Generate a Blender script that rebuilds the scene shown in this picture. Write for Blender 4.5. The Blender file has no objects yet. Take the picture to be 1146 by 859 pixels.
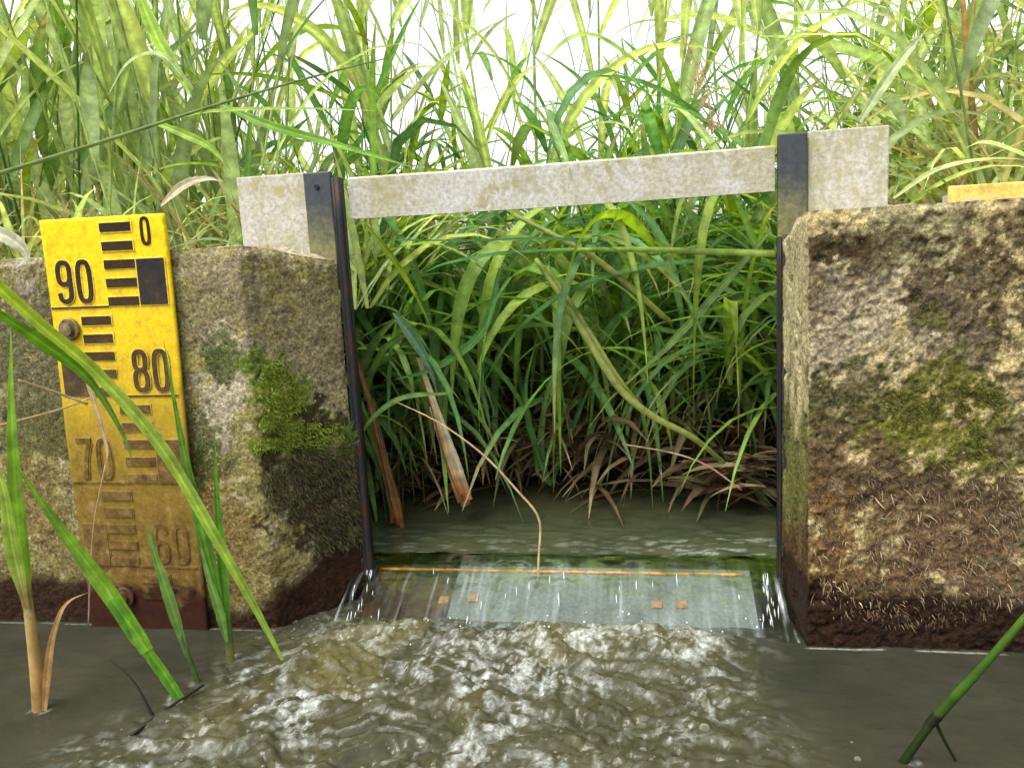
import bpy, math, random
import numpy as np
from math import sin, cos, radians, pi
rng = np.random.default_rng(7)
random.seed(7)
scene = bpy.context.scene
COL = scene.collection

# ------------------------------------------------------------------ camera model
FPX = 860.0; EYE = 0.396
YAW, PITCH, ROLL = radians(10), radians(8.6), radians(3.0)
F = np.array([-sin(YAW)*cos(PITCH), cos(YAW)*cos(PITCH), -sin(PITCH)])
R0 = np.array([cos(YAW), sin(YAW), 0.0]); U0 = np.cross(R0, F)
RR = R0*cos(ROLL) - U0*sin(ROLL); UU = np.cross(RR, F)
def ray(px, py): return F + RR*(px-573)/FPX - UU*(py-429.5)/FPX
def onY(px, py, Y): d = ray(px, py); return d*Y/d[1] + np.array([0, 0, EYE])
def onZ(px, py, Z): d = ray(px, py); return d*(Z-EYE)/d[2] + np.array([0, 0, EYE])
YW = 0.772                       # front face of the concrete walls
def W(px, py): p = onY(px, py, YW); return p[0], p[2]

# ------------------------------------------------------------------ noise
def _hash(ix, iy, iz, seed):
    n = (ix*374761393 + iy*668265263 + iz*2147483647 + seed*1274126177) & 0xffffffff
    n = ((n ^ (n >> 13)) * 1274126177) & 0xffffffff
    n = ((n ^ (n >> 16)) * 668265263) & 0xffffffff
    return ((n ^ (n >> 15)) & 0xffffff) / float(0xffffff)
def vnoise(p, seed=0):
    p = np.asarray(p, float); i = np.floor(p).astype(np.int64); f = p - i
    u = f*f*f*(f*(f*6-15)+10); r = 0
    for dx in (0, 1):
        wx = u[..., 0] if dx else 1-u[..., 0]
        for dy in (0, 1):
            wy = u[..., 1] if dy else 1-u[..., 1]
            for dz in (0, 1):
                wz = u[..., 2] if dz else 1-u[..., 2]
                r = r + wx*wy*wz*_hash(i[..., 0]+dx, i[..., 1]+dy, i[..., 2]+dz, seed)
    return r
def fbm(p, scale, octv=4, seed=0, gain=0.5):
    p = np.asarray(p, float)*scale; a = 1.0; s = 0; t = 0
    for k in range(octv):
        s = s + a*vnoise(p + 17.3*k, seed+k); t += a; a *= gain; p = p*2.03
    return s/t                                       # 0..1
def sstep(a, b, x):
    t = np.clip((x-a)/(b-a), 0, 1); return t*t*(3-2*t)

# ------------------------------------------------------------------ object helpers
def tag(o, label=None, cat=None, group=None, kind=None):
    if label: o['label'] = label
    if cat: o['category'] = cat
    if group: o['group'] = group
    if kind: o['kind'] = kind
    return o
def empty(name, loc=(0, 0, 0)):
    o = bpy.data.objects.new(name, None); COL.objects.link(o); o.location = loc; o.empty_display_size = .05
    return o
def mesh_obj(name, V, Fc, mat, parent=None, col=None, smooth=True, origin=None):
    V = np.asarray(V, float)
    if origin is not None: V = V - np.asarray(origin, float)
    me = bpy.data.meshes.new(name)
    if isinstance(Fc, np.ndarray):
        me.from_pydata(V.tolist(), [], Fc.tolist())
    else: me.from_pydata(V.tolist(), [], Fc)
    if col is not None:
        ca = me.color_attributes.new('Col', 'FLOAT_COLOR', 'POINT')
        c = np.asarray(col, float)
        if c.shape[1] == 3: c = np.concatenate([c, np.ones((len(c), 1))], 1)
        ca.data.foreach_set('color', c.astype(np.float32).ravel())
    if smooth: me.polygons.foreach_set('use_smooth', np.ones(len(me.polygons), bool))
    me.materials.append(mat); me.update()
    o = bpy.data.objects.new(name, me); COL.objects.link(o)
    if parent is not None: o.parent = parent
    if origin is not None: o.location = origin
    return o
class MB:
    def __init__(s): s.V = []; s.F = []; s.C = []; s.n = 0
    def add(s, V, Fc, C=None):
        V = np.asarray(V, float).reshape(-1, 3); s.V.append(V)
        Fc = np.asarray(Fc); s.F += (Fc + s.n).tolist(); s.n += len(V)
        if C is None: C = (.5, .5, .5)
        C = np.asarray(C, float)
        if C.ndim == 1: C = np.tile(C, (len(V), 1))
        s.C.append(C)
    def build(s, name, mat, parent=None, smooth=True, origin=None, bevel=0):
        o = mesh_obj(name, np.concatenate(s.V), s.F, mat, parent, np.concatenate(s.C), smooth, origin)
        if bevel:
            m = o.modifiers.new('b', 'BEVEL'); m.width = bevel; m.segments = 2; m.limit_method = 'ANGLE'
        return o
def grid_faces(nu, nv, off=0):
    i = np.arange(nu-1)[:, None]*nv + np.arange(nv-1)[None, :]
    return np.stack([i, i+nv, i+nv+1, i+1], -1).reshape(-1, 4) + off
def box(mb, x0, x1, y0, y1, z0, z1, C=None):
    V = [(x, y, z) for x in (x0, x1) for y in (y0, y1) for z in (z0, z1)]
    mb.add(V, [(0, 1, 3, 2), (4, 6, 7, 5), (0, 4, 5, 1), (2, 3, 7, 6), (0, 2, 6, 4), (1, 5, 7, 3)], C)
def norm(v): v = np.asarray(v, float); return v/(np.linalg.norm(v, axis=-1, keepdims=True)+1e-12)
def catmull(P, n):
    P = np.asarray(P, float)
    if len(P) == 2: t = np.linspace(0, 1, n)[:, None]; return P[0]*(1-t)+P[1]*t
    Q = np.vstack([2*P[0]-P[1], P, 2*P[-1]-P[-2]]); out = []
    T = np.linspace(0, len(P)-1, n)
    for t in T:
        k = min(int(t), len(P)-2); u = t-k; a, b, c, d = Q[k:k+4]
        out.append(.5*((2*b)+(-a+c)*u+(2*a-5*b+4*c-d)*u*u+(-a+3*b-3*c+d)*u**3))
    return np.array(out)
def tube(mb, P, r, C, sides=6):
    P = np.asarray(P, float); n = len(P); r = np.broadcast_to(np.asarray(r, float), (n,))
    T = norm(np.gradient(P, axis=0)); ref = np.array([.31, .9, .2])
    A = norm(np.cross(T, ref)); B = np.cross(T, A)
    a = np.linspace(0, 2*pi, sides, endpoint=False)
    V = P[:, None] + r[:, None, None]*(A[:, None]*np.cos(a)[None, :, None]+B[:, None]*np.sin(a)[None, :, None])
    fs = []
    for i in range(n-1):
        for k in range(sides):
            fs.append((i*sides+k, i*sides+(k+1) % sides, (i+1)*sides+(k+1) % sides, (i+1)*sides+k))
    C = np.asarray(C, float)
    if C.ndim == 2: C = np.repeat(C, sides, 0)
    mb.add(V.reshape(-1, 3), fs, C)
    mb.F.append([mb.n-sides*n+k for k in range(sides)][::-1]); mb.F.append([mb.n-sides+k for k in range(sides)])
LS = 9
def blade(mb, P, w, C, side=None, fold=.25, tipc=None, wprof=None, C0=None, cols=3):
    """a grass leaf: V-folded strip along P (n,3) with full width w"""
    P = np.asarray(P, float); n = len(P); t = np.linspace(0, 1, n)
    T = norm(np.gradient(P, axis=0))
    if side is None: side = np.array([0, 0, 1.])
    S = norm(np.cross(T, side)); Nn = norm(np.cross(S, T))
    if wprof is None: wprof = np.clip(np.minimum(.45+2.2*t, 1), 0, 1)*np.clip((1-t)*2.2, 0.02, 1)**.8
    hw = (w*.5*wprof)[:, None]
    V = np.stack([P-S*hw+Nn*hw*fold, P, P+S*hw+Nn*hw*fold], 1).reshape(-1, 3)
    C = np.asarray(C, float); CC = np.tile(C, (n, 1))
    if tipc is not None: k = sstep(.72, 1, t)[:, None]; CC = CC*(1-k)+np.asarray(tipc)*k
    if C0 is not None: k = (1-sstep(0, .25, t))[:, None]; CC = CC*(1-k)+np.asarray(C0)*k
    if cols > 3:
        k = np.linspace(-1, 1, cols); rs = np.random.default_rng(int(abs(P[0]).sum()*1e5) % 99991)
        stripe = 1+.16*rs.uniform(-1, 1, cols); stripe[cols//2] = 1.45
        nick = 1-.10*(rs.random((n, 2)) > .86); kk = np.tile(k, (n, 1)); kk[:, 0] *= nick[:, 0]; kk[:, -1] *= nick[:, 1]
        V = P[:, None]+S[:, None]*hw[:, None]*kk[..., None]+Nn[:, None]*hw[:, None]*(fold*np.abs(kk)+.03*np.cos(kk*9))[..., None]
        wav = .05*np.sin(np.linspace(0, 9, n)+rs.random()*6); V = V+Nn[:, None]*(hw*wav[:, None])[:, None]*kk[..., None]
        CA = CC[:, None]*(stripe[None, :, None]*(1+.10*rs.uniform(-1, 1, (n, 1, 1))+.08*rs.uniform(-1, 1, (n, cols, 1))))
        mb.add(V.reshape(-1, 3), grid_faces(n, cols), CA.reshape(-1, 3)); return
    mid = CC*1.22+.01
    CA = np.stack([CC, mid, CC*.97], 1).reshape(-1, 3)
    mb.add(V, grid_faces(n, 3), CA)
def arch(p0, d0, L, droop, n=LS, curl=None):
    """centre line starting along d0 and bending under gravity"""
    d = norm(d0).copy(); P = [np.asarray(p0, float)]; ds = L/(n-1)
    for i in range(n-1):
        P.append(P[-1]+d*ds); d = d+np.array([0, 0, -droop*ds*(1+1.5*i/n)])
        if curl is not None: d = d+curl*ds
        d = norm(d)
    return np.array(P)

# ------------------------------------------------------------------ materials
def new_mat(name):
    m = bpy.data.materials.new(name); m.use_nodes = True; nt = m.node_tree
    return m, nt, nt.nodes, nt.links, nt.nodes['Principled BSDF']
def noise_node(nt, scale, detail=5, rough=.6, coord='Object', vec=None, dist=0, stretch=None):
    n = nt.nodes.new('ShaderNodeTexNoise'); n.inputs['Scale'].default_value = scale
    n.inputs['Detail'].default_value = detail; n.inputs['Roughness'].default_value = rough
    n.inputs['Distortion'].default_value = dist
    tc = nt.nodes.new('ShaderNodeTexCoord'); src = tc.outputs[coord]
    if stretch:
        mp = nt.nodes.new('ShaderNodeMapping'); mp.inputs['Scale'].default_value = stretch
        nt.links.new(src, mp.inputs['Vector']); src = mp.outputs['Vector']
    nt.links.new(src, n.inputs['Vector'])
    return n
def ramp(nt, src, stops):
    r = nt.nodes.new('ShaderNodeValToRGB'); cr = r.color_ramp
    while len(cr.elements) < len(stops): cr.elements.new(.5)
    for e, (p, c) in zip(cr.elements, stops):
        e.position = p; e.color = (*c, 1) if hasattr(c, '__len__') else (c, c, c, 1)
    nt.links.new(src, r.inputs['Fac']); return r.outputs['Color']
def mix(nt, a, b, fac, mode='MIX'):
    n = nt.nodes.new('ShaderNodeMix'); n.data_type = 'RGBA'; n.blend_type = mode
    for s, v in ((n.inputs[0], fac), (n.inputs[6], a), (n.inputs[7], b)):
        if hasattr(v, 'is_linked') or isinstance(v, bpy.types.NodeSocket): nt.links.new(v, s)
        elif hasattr(v, '__len__'): s.default_value = (*v, 1)
        else: s.default_value = v
    return n.outputs[2]
def vcol(nt, name='Col'):
    n = nt.nodes.new('ShaderNodeVertexColor'); n.layer_name = name; return n
def bump(nt, h, strength, dist, normal=None):
    b = nt.nodes.new('ShaderNodeBump'); b.inputs['Strength'].default_value = strength; b.inputs['Distance'].default_value = dist
    nt.links.new(h, b.inputs['Height'])
    if normal is not None: nt.links.new(normal, b.inputs['Normal'])
    return b.outputs['Normal']

def leaf_material(name, transl=.45, rough=.5):
    m, nt, N, L, pb = new_mat(name)
    vc = vcol(nt); nz = noise_node(nt, 60, 4, .6); c = mix(nt, vc.outputs['Color'], ramp(nt, nz.outputs['Fac'], [(.3, .55), (.7, 1.25)]), 1, 'MULTIPLY')
    L.new(c, pb.inputs['Base Color']); pb.inputs['Roughness'].default_value = rough
    pb.inputs['Specular IOR Level'].default_value = .32
    tr = N.new('ShaderNodeBsdfTranslucent')
    hs = N.new('ShaderNodeHueSaturation'); hs.inputs['Hue'].default_value = .485; hs.inputs['Saturation'].default_value = 1.15; hs.inputs['Value'].default_value = 1.7
    L.new(c, hs.inputs['Color']); L.new(hs.outputs['Color'], tr.inputs['Color'])
    ms = N.new('ShaderNodeMixShader'); ms.inputs[0].default_value = transl
    L.new(pb.outputs[0], ms.inputs[1]); L.new(tr.outputs[0], ms.inputs[2])
    L.new(ms.outputs[0], N['Material Output'].inputs['Surface'])
    return m
M_leaf = leaf_material('leaf')
M_dead = leaf_material('dead_leaf', .2, .7)
M_moss = leaf_material('moss', .25, .8)

def concrete_material(name):
    m, nt, N, L, pb = new_mat(name)
    vc = vcol(nt)                                   # rgb: stain/lichen colour; alpha: wetness
    n1 = noise_node(nt, 260, 6, .7); n2 = noise_node(nt, 900, 3, .7); n3 = noise_node(nt, 90, 5, .65)
    c = mix(nt, vc.outputs['Color'], ramp(nt, n1.outputs['Fac'], [(.32, .32), (.52, 1.0), (.70, 1.75)]), 1, 'MULTIPLY')
    c = mix(nt, c, ramp(nt, n2.outputs['Fac'], [(.3, .6), (.7, 1.35)]), 1, 'MULTIPLY')
    # small pits
    vo = N.new('ShaderNodeTexVoronoi'); vo.inputs['Scale'].default_value = 75; tc = N.new('ShaderNodeTexCoord')
    L.new(tc.outputs['Object'], vo.inputs['Vector'])
    pit = ramp(nt, vo.outputs['Distance'], [(.05, 0.0), (.12, 1.0)])
    pitsel = ramp(nt, n3.outputs['Fac'], [(.5, 1.0), (.56, 0.0)])
    pitm = mix(nt, pit, (1, 1, 1), pitsel)
    c = mix(nt, c, mix(nt, (.25, .2, .15), (1, 1, 1), pitm), 1, 'MULTIPLY')
    # pale grains
    vg = N.new('ShaderNodeTexVoronoi'); vg.inputs['Scale'].default_value = 160; L.new(tc.outputs['Object'], vg.inputs['Vector'])
    gr = ramp(nt, vg.outputs['Distance'], [(.1, 1.0), (.2, 0.0)])
    gs = ramp(nt, noise_node(nt, 40, 4, .7).outputs['Fac'], [(.5, 0.0), (.62, .8)])
    gm = mix(nt, (0, 0, 0), gr, gs)
    inv = N.new('ShaderNodeMath'); inv.operation = 'MULTIPLY'; L.new(gm, inv.inputs[0]); L.new(vc.outputs['Alpha'], inv.inputs[1])
    c = mix(nt, c, (.55, .5, .38), inv.outputs[0])
    L.new(c, pb.inputs['Base Color'])
    ro = N.new('ShaderNodeMapRange'); ro.inputs[3].default_value = .6; ro.inputs[4].default_value = .92
    L.new(vc.outputs['Alpha'], ro.inputs[0]); L.new(ro.outputs[0], pb.inputs['Roughness'])
    pb.inputs['Specular IOR Level'].default_value = .12
    nn = bump(nt, n1.outputs['Fac'], 1.0, .004); nn = bump(nt, pitm, .7, .003, nn); nn = bump(nt, n2.outputs['Fac'], .5, .0015, nn)
    L.new(nn, pb.inputs['Normal'])
    return m
M_conc = concrete_material('concrete')

def metal_material(name, base, stain, rough=.6, metallic=0, scale=30, amt=(.45, .62), fine=None):
    m, nt, N, L, pb = new_mat(name)
    n1 = noise_node(nt, scale, 8, .68, stretch=(1, 1, .6)); n2 = noise_node(nt, 220, 5, .7)
    c = mix(nt, base, stain, ramp(nt, n1.outputs['Fac'], [(amt[0], 0.0), (amt[1], 1.0)]))
    c = mix(nt, c, ramp(nt, n2.outputs['Fac'], [(.3, .6), (.7, 1.25)]), 1, 'MULTIPLY')
    if fine:
        nf_ = noise_node(nt, fine[0], 8, .75, dist=.4); c = mix(nt, c, fine[1], mix(nt, (0, 0, 0), ramp(nt, nf_.outputs['Fac'], [(.46, 0.0), (.56, .95)]), ramp(nt, noise_node(nt, 11, 3, .6, stretch=(1, 1, 2.5)).outputs['Fac'], [(.48, 0.0), (.62, 1.0)])))
    L.new(c, pb.inputs['Base Color']); pb.inputs['Roughness'].default_value = rough; pb.inputs['Metallic'].default_value = metallic; pb.inputs['Specular IOR Level'].default_value = .25
    L.new(bump(nt, n2.outputs['Fac'], .35, .001), pb.inputs['Normal'])
    return m
M_galv = metal_material('weathered_grey_bar', (.42, .41, .37), (.33, .31, .22), .7, 0, 14, (.44, .60), (85, (.25, .225, .10)))
M_galv2 = metal_material('weathered_end_plate', (.42, .40, .34), (.30, .29, .15), .75, amt=(.46, .72), fine=(60, (.30, .27, .13)))
M_dark = metal_material('dark_channel', (.012, .013, .016), (.035, .016, .008), .6, 0, 60)
def post_material():
    m, nt, N, L, pb = new_mat('guide_web')
    tc = N.new('ShaderNodeTexCoord'); sx = N.new('ShaderNodeSeparateXYZ'); L.new(tc.outputs['Object'], sx.inputs[0])
    n1 = noise_node(nt, 70, 6, .7); ad = N.new('ShaderNodeMath'); ad.operation = 'MULTIPLY_ADD'; ad.inputs[1].default_value = .09
    L.new(n1.outputs['Fac'], ad.inputs[0]); L.new(sx.outputs['Z'], ad.inputs[2])
    c = ramp(nt, ad.outputs[0], [(.055, (.14, .13, .04)), (.115, (.02, .026, .032))])
    c = mix(nt, c, ramp(nt, noise_node(nt, 200, 4).outputs['Fac'], [(.3, .6), (.7, 1.4)]), 1, 'MULTIPLY')
    L.new(c, pb.inputs['Base Color']); pb.inputs['Roughness'].default_value = .55
    return m
M_web = post_material()

# ------------------------------------------------------------------ concrete walls
def patches(px_list):
    out = []
    for (px, py, rx, ry, col, s) in px_list:
        x, z = W(px, py); out.append((x, z, rx*.00098, ry*.00098, np.array(col), s))
    return out
def wall_colour(P, x, z, base, plist, seed):
    n = fbm(P, 55, 5, seed, .6); n2 = fbm(P, 18, 4, seed+9); n3 = fbm(P, 150, 3, seed+19)
    n = n*.7+n3*.3
    C = np.tile(np.array(base, float), (len(P), 1))*(0.25+1.5*n)[:, None]
    spk = sstep(.60, .66, fbm(P, 70, 4, seed+21, .6))*.55; C = C*(1-spk[:, None])+np.array([.09, .065, .035])*spk[:, None]
    spk = sstep(.60, .66, fbm(P, 85, 4, seed+27, .6))*.5; C = C*(1-spk[:, None])+np.array([.55, .48, .33])*spk[:, None]
    for (px, pz, rx, rz, col, s) in plist:
        d = np.sqrt(((x-px)/rx)**2+((z-pz)/rz)**2)
        m = sstep(1.12, .72, d+ (n-.5)*4.4+(n2-.5)*2.0)*s*(.8+.2*sstep(.40, .56, n))
        C = C*(1-m[:, None])+col*(.35+1.3*n)[:, None]*m[:, None]
    return C
OLIVE = (.14, .125, .045); TAN = (.30, .25, .15); BEIGE = (.46, .40, .28); MOSSG = (.06, .085, .012); BRIGHT = (.13, .19, .012)
DKBR = (.038, .026, .010); OCHRE = (.20, .135, .045); REDD = (.030, .0135, .006); DRED = (.06, .036, .014); GREY = (.27, .25, .2)
left_p = patches([
    (220, 340, 60, 60, (.19, .16, .08), .8), (230, 300, 60, 22, TAN, .7), (330, 400, 60, 150, (.25, .21, .12), .8), (350, 320, 26, 40, (.20, .18, .06), .7),
    (250, 440, 40, 55, BEIGE, .75), (235, 480, 30, 30, BEIGE, .5), (245, 405, 26, 22, MOSSG, .9), (215, 520, 32, 70, MOSSG, .85), (300, 455, 22, 50, BRIGHT, .95),
    (320, 500, 40, 30, (.11, .13, .02), .9), (372, 450, 26, 80, (.10, .085, .03), .85), (255, 600, 60, 75, OCHRE, .9), (200, 600, 50, 60, (.2, .12, .05), .8),
    (345, 565, 66, 76, DKBR, 1.0), (370, 520, 32, 22, (.07, .12, .015), .9), (20, 400, 60, 130, (.13, .12, .06), .9), (20, 290, 40, 30, BEIGE, .8), (30, 560, 60, 80, OCHRE, .7),
    (25, 480, 50, 40, (.09, .1, .03), .7), (-60, 400, 60, 200, (.15, .13, .07), .8)])
right_p = patches([
    (1000, 320, 120, 90, (.42, .36, .23), .8), (1040, 265, 110, 28, (.27, .25, .11), .8), (925, 275, 30, 16, DRED, .9), (958, 302, 14, 22, DRED, .8), (915, 330, 16, 40, DRED, .75),
    (975, 280, 30, 16, DRED, .7), (1035, 335, 28, 24, (.09, .055, .02), .9), (1112, 340, 40, 85, (.10, .07, .028), .95), (1140, 250, 40, 30, (.13, .09, .04), .8), (1080, 400, 45, 60, (.16, .13, .08), .7), (940, 400, 50, 60, (.36, .30, .2), .7),
    (1050, 485, 95, 70, (.13, .135, .016), 1.0), (1125, 500, 60, 55, (.12, .125, .018), 1.0), (960, 440, 40, 35, (.10, .09, .03), .85), (925, 470, 25, 40, (.08, .075, .025), .8),
    (960, 540, 60, 45, (.15, .10, .05), .9), (1060, 560, 110, 35, (.07, .05, .03), .85), (1020, 660, 220, 45, (.07, .042, .02), .9), (1000, 590, 220, 60, (.12, .08, .035), .6), (940, 610, 60, 45, (.20, .115, .035), .9), (1060, 620, 100, 50, (.17, .10, .05), .9), (1110, 570, 40, 40, (.14, .09, .04), .8),
    (1200, 450, 60, 160, (.16, .13, .07), .8)])

def make_wall(name, path, ztop, xs_outer, side, base, plist, seed, waterline, ybk=1.02):
    """path: plan polyline of the visible faces; ztop(x,y) top height; xs_outer: far end"""
    path = np.array(path, float); seg = np.linalg.norm(np.diff(path, axis=0), axis=1); cum = np.r_[0, np.cumsum(seg)]
    n = int(cum[-1]/.0022); s = np.linspace(0, cum[-1], n)
    X = np.interp(s, cum, path[:, 0]); Y = np.interp(s, cum, path[:, 1])
    # soften the corners of the plan
    k = np.hanning(5); k /= k.sum()
    Xp = np.convolve(np.pad(X, 2, 'edge'), k, 'valid'); Yp = np.convolve(np.pad(Y, 2, 'edge'), k, 'valid')
    X, Y = Xp, Yp
    tx = np.gradient(X); ty = np.gradient(Y); l = np.hypot(tx, ty); nx, ny = ty/l, -tx/l
    nz = 270; v = np.linspace(0, 1, nz)
    zt = ztop(X, Y)
    Z = -.14+(zt[:, None]+.14)*v[None, :]
    Xg = np.repeat(X[:, None], nz, 1); Yg = np.repeat(Y[:, None], nz, 1)
    P = np.stack([Xg, Yg, Z], -1).reshape(-1, 3); flatx, flatz = P[:, 0].copy(), P[:, 2].copy()
    NN = np.stack([np.repeat(nx[:, None], nz, 1), np.repeat(ny[:, None], nz, 1), np.zeros_like(Z)], -1).reshape(-1, 3)
    sidef = (np.abs(np.repeat(ny[:, None], nz, 1).ravel()) < .55).astype(float)
    rough = (fbm(P, 14, 2, seed)-.5)*.004 + (fbm(P, 170, 3, seed+3, .75)-.5)*(.0035 if side < 0 else .0085)*(1-.75*sidef)
    rn = sstep(.58, .72, fbm(P, 60, 4, seed+5, .6))*(.0015 if side < 0 else .004)
    amp = np.ones(len(P))
    P2 = P + NN*((rough-rn)*amp)[:, None]
    # rounded, chipped top arris
    top = sstep(.985, 1, np.tile(v, n)); P2 -= NN*(top*.004)[:, None]
    # undercut rougher toe below the water line
    C = wall_colour(P, flatx, flatz, base, plist, seed)
    if side > 0:      # smooth formed side of the opening: tan, green low down, brown below
        fz = fbm(P*[1, 1, .4], 70, 4, seed+33); cs = np.array([.42, .36, .19])*(.5+fz)[:, None]
        mg = sstep(.30, .20, flatz+(fz-.5)*.2)[:, None]; cs = cs*(1-mg)+np.array([.13, .13, .035])*(.5+fz)[:, None]*mg
        mg = sstep(.14, .09, flatz+(fz-.5)*.1)[:, None]; cs = cs*(1-mg)+np.array([.09, .05, .02])*(.5+fz)[:, None]*mg
        C = C*(1-sidef[:, None])+cs*sidef[:, None]
    zl = waterline(flatx) + (fbm(P, 40, 3, seed+11)-.5)*.02
    wet = sstep(zl+.012, zl-.012, flatz)
    nn = fbm(P, 120, 3, seed+4)
    C = C*(1-wet[:, None])+np.array(REDD)*(.6+.9*nn)[:, None]*wet[:, None]*(1 if side < 0 else .75)
    dry = np.clip(1-wet*1.1, 0, 1)
    V = [P2]; Fs = [grid_faces(n, nz)]; CC = [np.concatenate([C, dry[:, None]], 1)]
    # top sheet
    nt_ = 70; off = len(P2)
    edge = P2.reshape(n, nz, 3)[:, -1]
    w = np.linspace(0, 1, nt_)[None, :, None]
    Xb = X - side*-1*0; Xb = X + (-.10*sstep(-.50, -.352, X) if side < 0 else .10*sstep(.30, .146, X)); back = np.stack([Xb, np.full(n, ybk), zt], -1)
    Tp = edge[:, None]*(1-w)+back[:, None]*w; Tp = Tp.reshape(-1, 3)
    bump_ = (fbm(Tp, 40, 4, seed+7)-.5)*.010*np.minimum(1, np.tile(np.linspace(0, 1, nt_)*12, n))
    zz = ztop(Tp[:, 0], Tp[:, 1]); kk = np.tile(np.linspace(0, 1, nt_)*10, n).clip(0, 1)
    Tp[:, 2] = Tp[:, 2]*(1-kk)+zz*kk+bump_
    Ct = np.tile(np.array(BEIGE)*.85, (len(Tp), 1))*(.5+fbm(Tp, 60, 4, seed+8))[:, None]
    V.append(Tp); Fs.append(grid_faces(n, nt_)+off); CC.append(np.concatenate([Ct, np.ones((len(Tp), 1))], 1)); off += len(Tp)
    # back, ends, bottom (coarse closing faces)
    x0, y0, x1, y1 = X[0], Y[0], X[-1], Y[-1]; xb0, xb1 = Xb[0], Xb[-1]
    Bv = np.array([(x0, y0, -.14), (x0, y0, zt[0]), (xb0, ybk, zt[0]), (xb0, ybk, -.14), (x1, y1, -.14), (x1, y1, zt[-1]), (xb1, ybk, zt[-1]), (xb1, ybk, -.14)])
    V.append(Bv); CC.append(np.tile([*GREY, 1], (8, 1)))
    fl = np.concatenate(Fs).tolist()+[[off+a for a in f] for f in ((0, 1, 2, 3), (4, 7, 6, 5), (3, 2, 6, 7))]
    return mesh_obj(name, np.concatenate(V), fl, M_conc, None, np.concatenate(CC), origin=(X.mean(), YW, 0))
def ztl(x, y): return .434 - .018*sstep(-.425, -.35, x) + 0*y
lw = make_wall('concrete_wall', [(-1.5, YW), (-.425, YW), (-.352, .862)], ztl, -1.5, -1, (.23, .20, .07), left_p, 3,
               lambda x: np.interp(x, [-.9, -.7, -.55, -.47, -.44, -.40, -.37], [.055, .055, .045, .02, .035, .055, .09]), ybk=.99)
tag(lw, 'mossy olive brown concrete wall carrying the numbered yellow gauge board', 'concrete wall')
def ztr(x, y): return .434-.018*sstep(.158, .146, x)*sstep(.78, .85, y)+0*x
rw = make_wall('concrete_wall', [(.146, .862), (.155, YW), (1.3, YW)], ztr, 1.3, 1, (.43, .345, .155), right_p, 23,
               lambda x: np.interp(x, [.14, .2, .35], [.075, .06, .055]), ybk=.99)
tag(rw, 'rough beige concrete wall with yellow green moss and hanging root fibres', 'concrete wall')

# ------------------------------------------------------------------ sluice frame
fr = empty('sluice_frame', (-.1, .88, .41))
tag(fr, 'weathered grey metal frame with crossbar spanning the gap between the concrete walls', 'sluice frame')
def fbox(name, mat, *b, bev=.0015, label=None):
    mb = MB(); box(mb, *b); o = mb.build(name, mat, None, smooth=False, bevel=bev)
    o.data.transform(__import__('mathutils').Matrix.Translation((.1, -.88, -.41))); o.parent = fr
    if label: o['label'] = label
    return o
# the crossbar: a slightly bowed rolled angle (face plus rear flange)
mb = MB(); nX = 60
xs = np.linspace(-.334, .1395, nX)
prof = [(.871, .4615), (.871, .5065), (.874, .509), (.905, .509), (.905, .505), (.878, .505), (.876, .503), (.876, .4615)]
for i, x in enumerate(xs):
    dz = .0015*sin(i*.35)*0 - .0012*math.sin(pi*i/(nX-1)); mb.V.append(np.array([(x+.1, y-.88+.0008*sin(i*.5), z+dz-.41) for y, z in prof]))
mb.C.append(np.full((nX*8, 3), .5)); mb.n = nX*8
for i in range(nX-1):
    for k in range(8): mb.F.append([i*8+k, (i+1)*8+k, (i+1)*8+(k+1) % 8, i*8+(k+1) % 8])
mb.F += [[k for k in range(8)], [(nX-1)*8+k for k in range(8)][::-1]]
cb = mb.build('crossbar', M_galv, fr, smooth=False)
fbox('end_plate', M_galv2, -.474, -.388, .874, .884, .405, .5185)
fbox('end_plate', M_galv2, .1735, .2535, .874, .884, .405, .5205)
fbox('guide_channel', M_web, -.387, -.3535, .868, .876, .38, .517)
fbox('guide_channel', M_web, .1425, .172, .868, .876, .38, .519)
def flange(x0, x1, z0, z1, r):
    mb = MB(); zs = np.linspace(z0, z1, 12)
    for xx, rr in ((x0+r*.9, r*.6), (x1-r*1.15, r*1.15)):
        tube(mb, np.stack([np.full(12, xx), np.full(12, .862), zs], 1), rr, (.5, .5, .5), 10)
    box(mb, x0+.001, x1-.001, .862, .872, z0, z1)
    V = [v+np.array([.1, -.88, -.41]) for v in mb.V]; mb.V = V
    return mb.build('guide_lip', M_dark, fr)
flange(-.3515, -.3385, -.02, .508, .0038)
flange(.1405, .1455, -.05, .4135, .0014)
for (x, z) in ((-.371, .50),):
    mb = MB(); a = np.linspace(0, 2*pi, 7)[:-1]
    V = [(.003*cos(t)+x+.1, -.0145, .003*sin(t)+z-.41) for t in a]+[(.003*cos(t)+x+.1, -.011, .003*sin(t)+z-.41) for t in a]
    mb.add(V, [(i, (i+1) % 6, 6+(i+1) % 6, 6+i) for i in range(6)]); mb.F.append([5, 4, 3, 2, 1, 0])
    mb.build('bolt', M_dark, fr, smooth=False)

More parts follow.
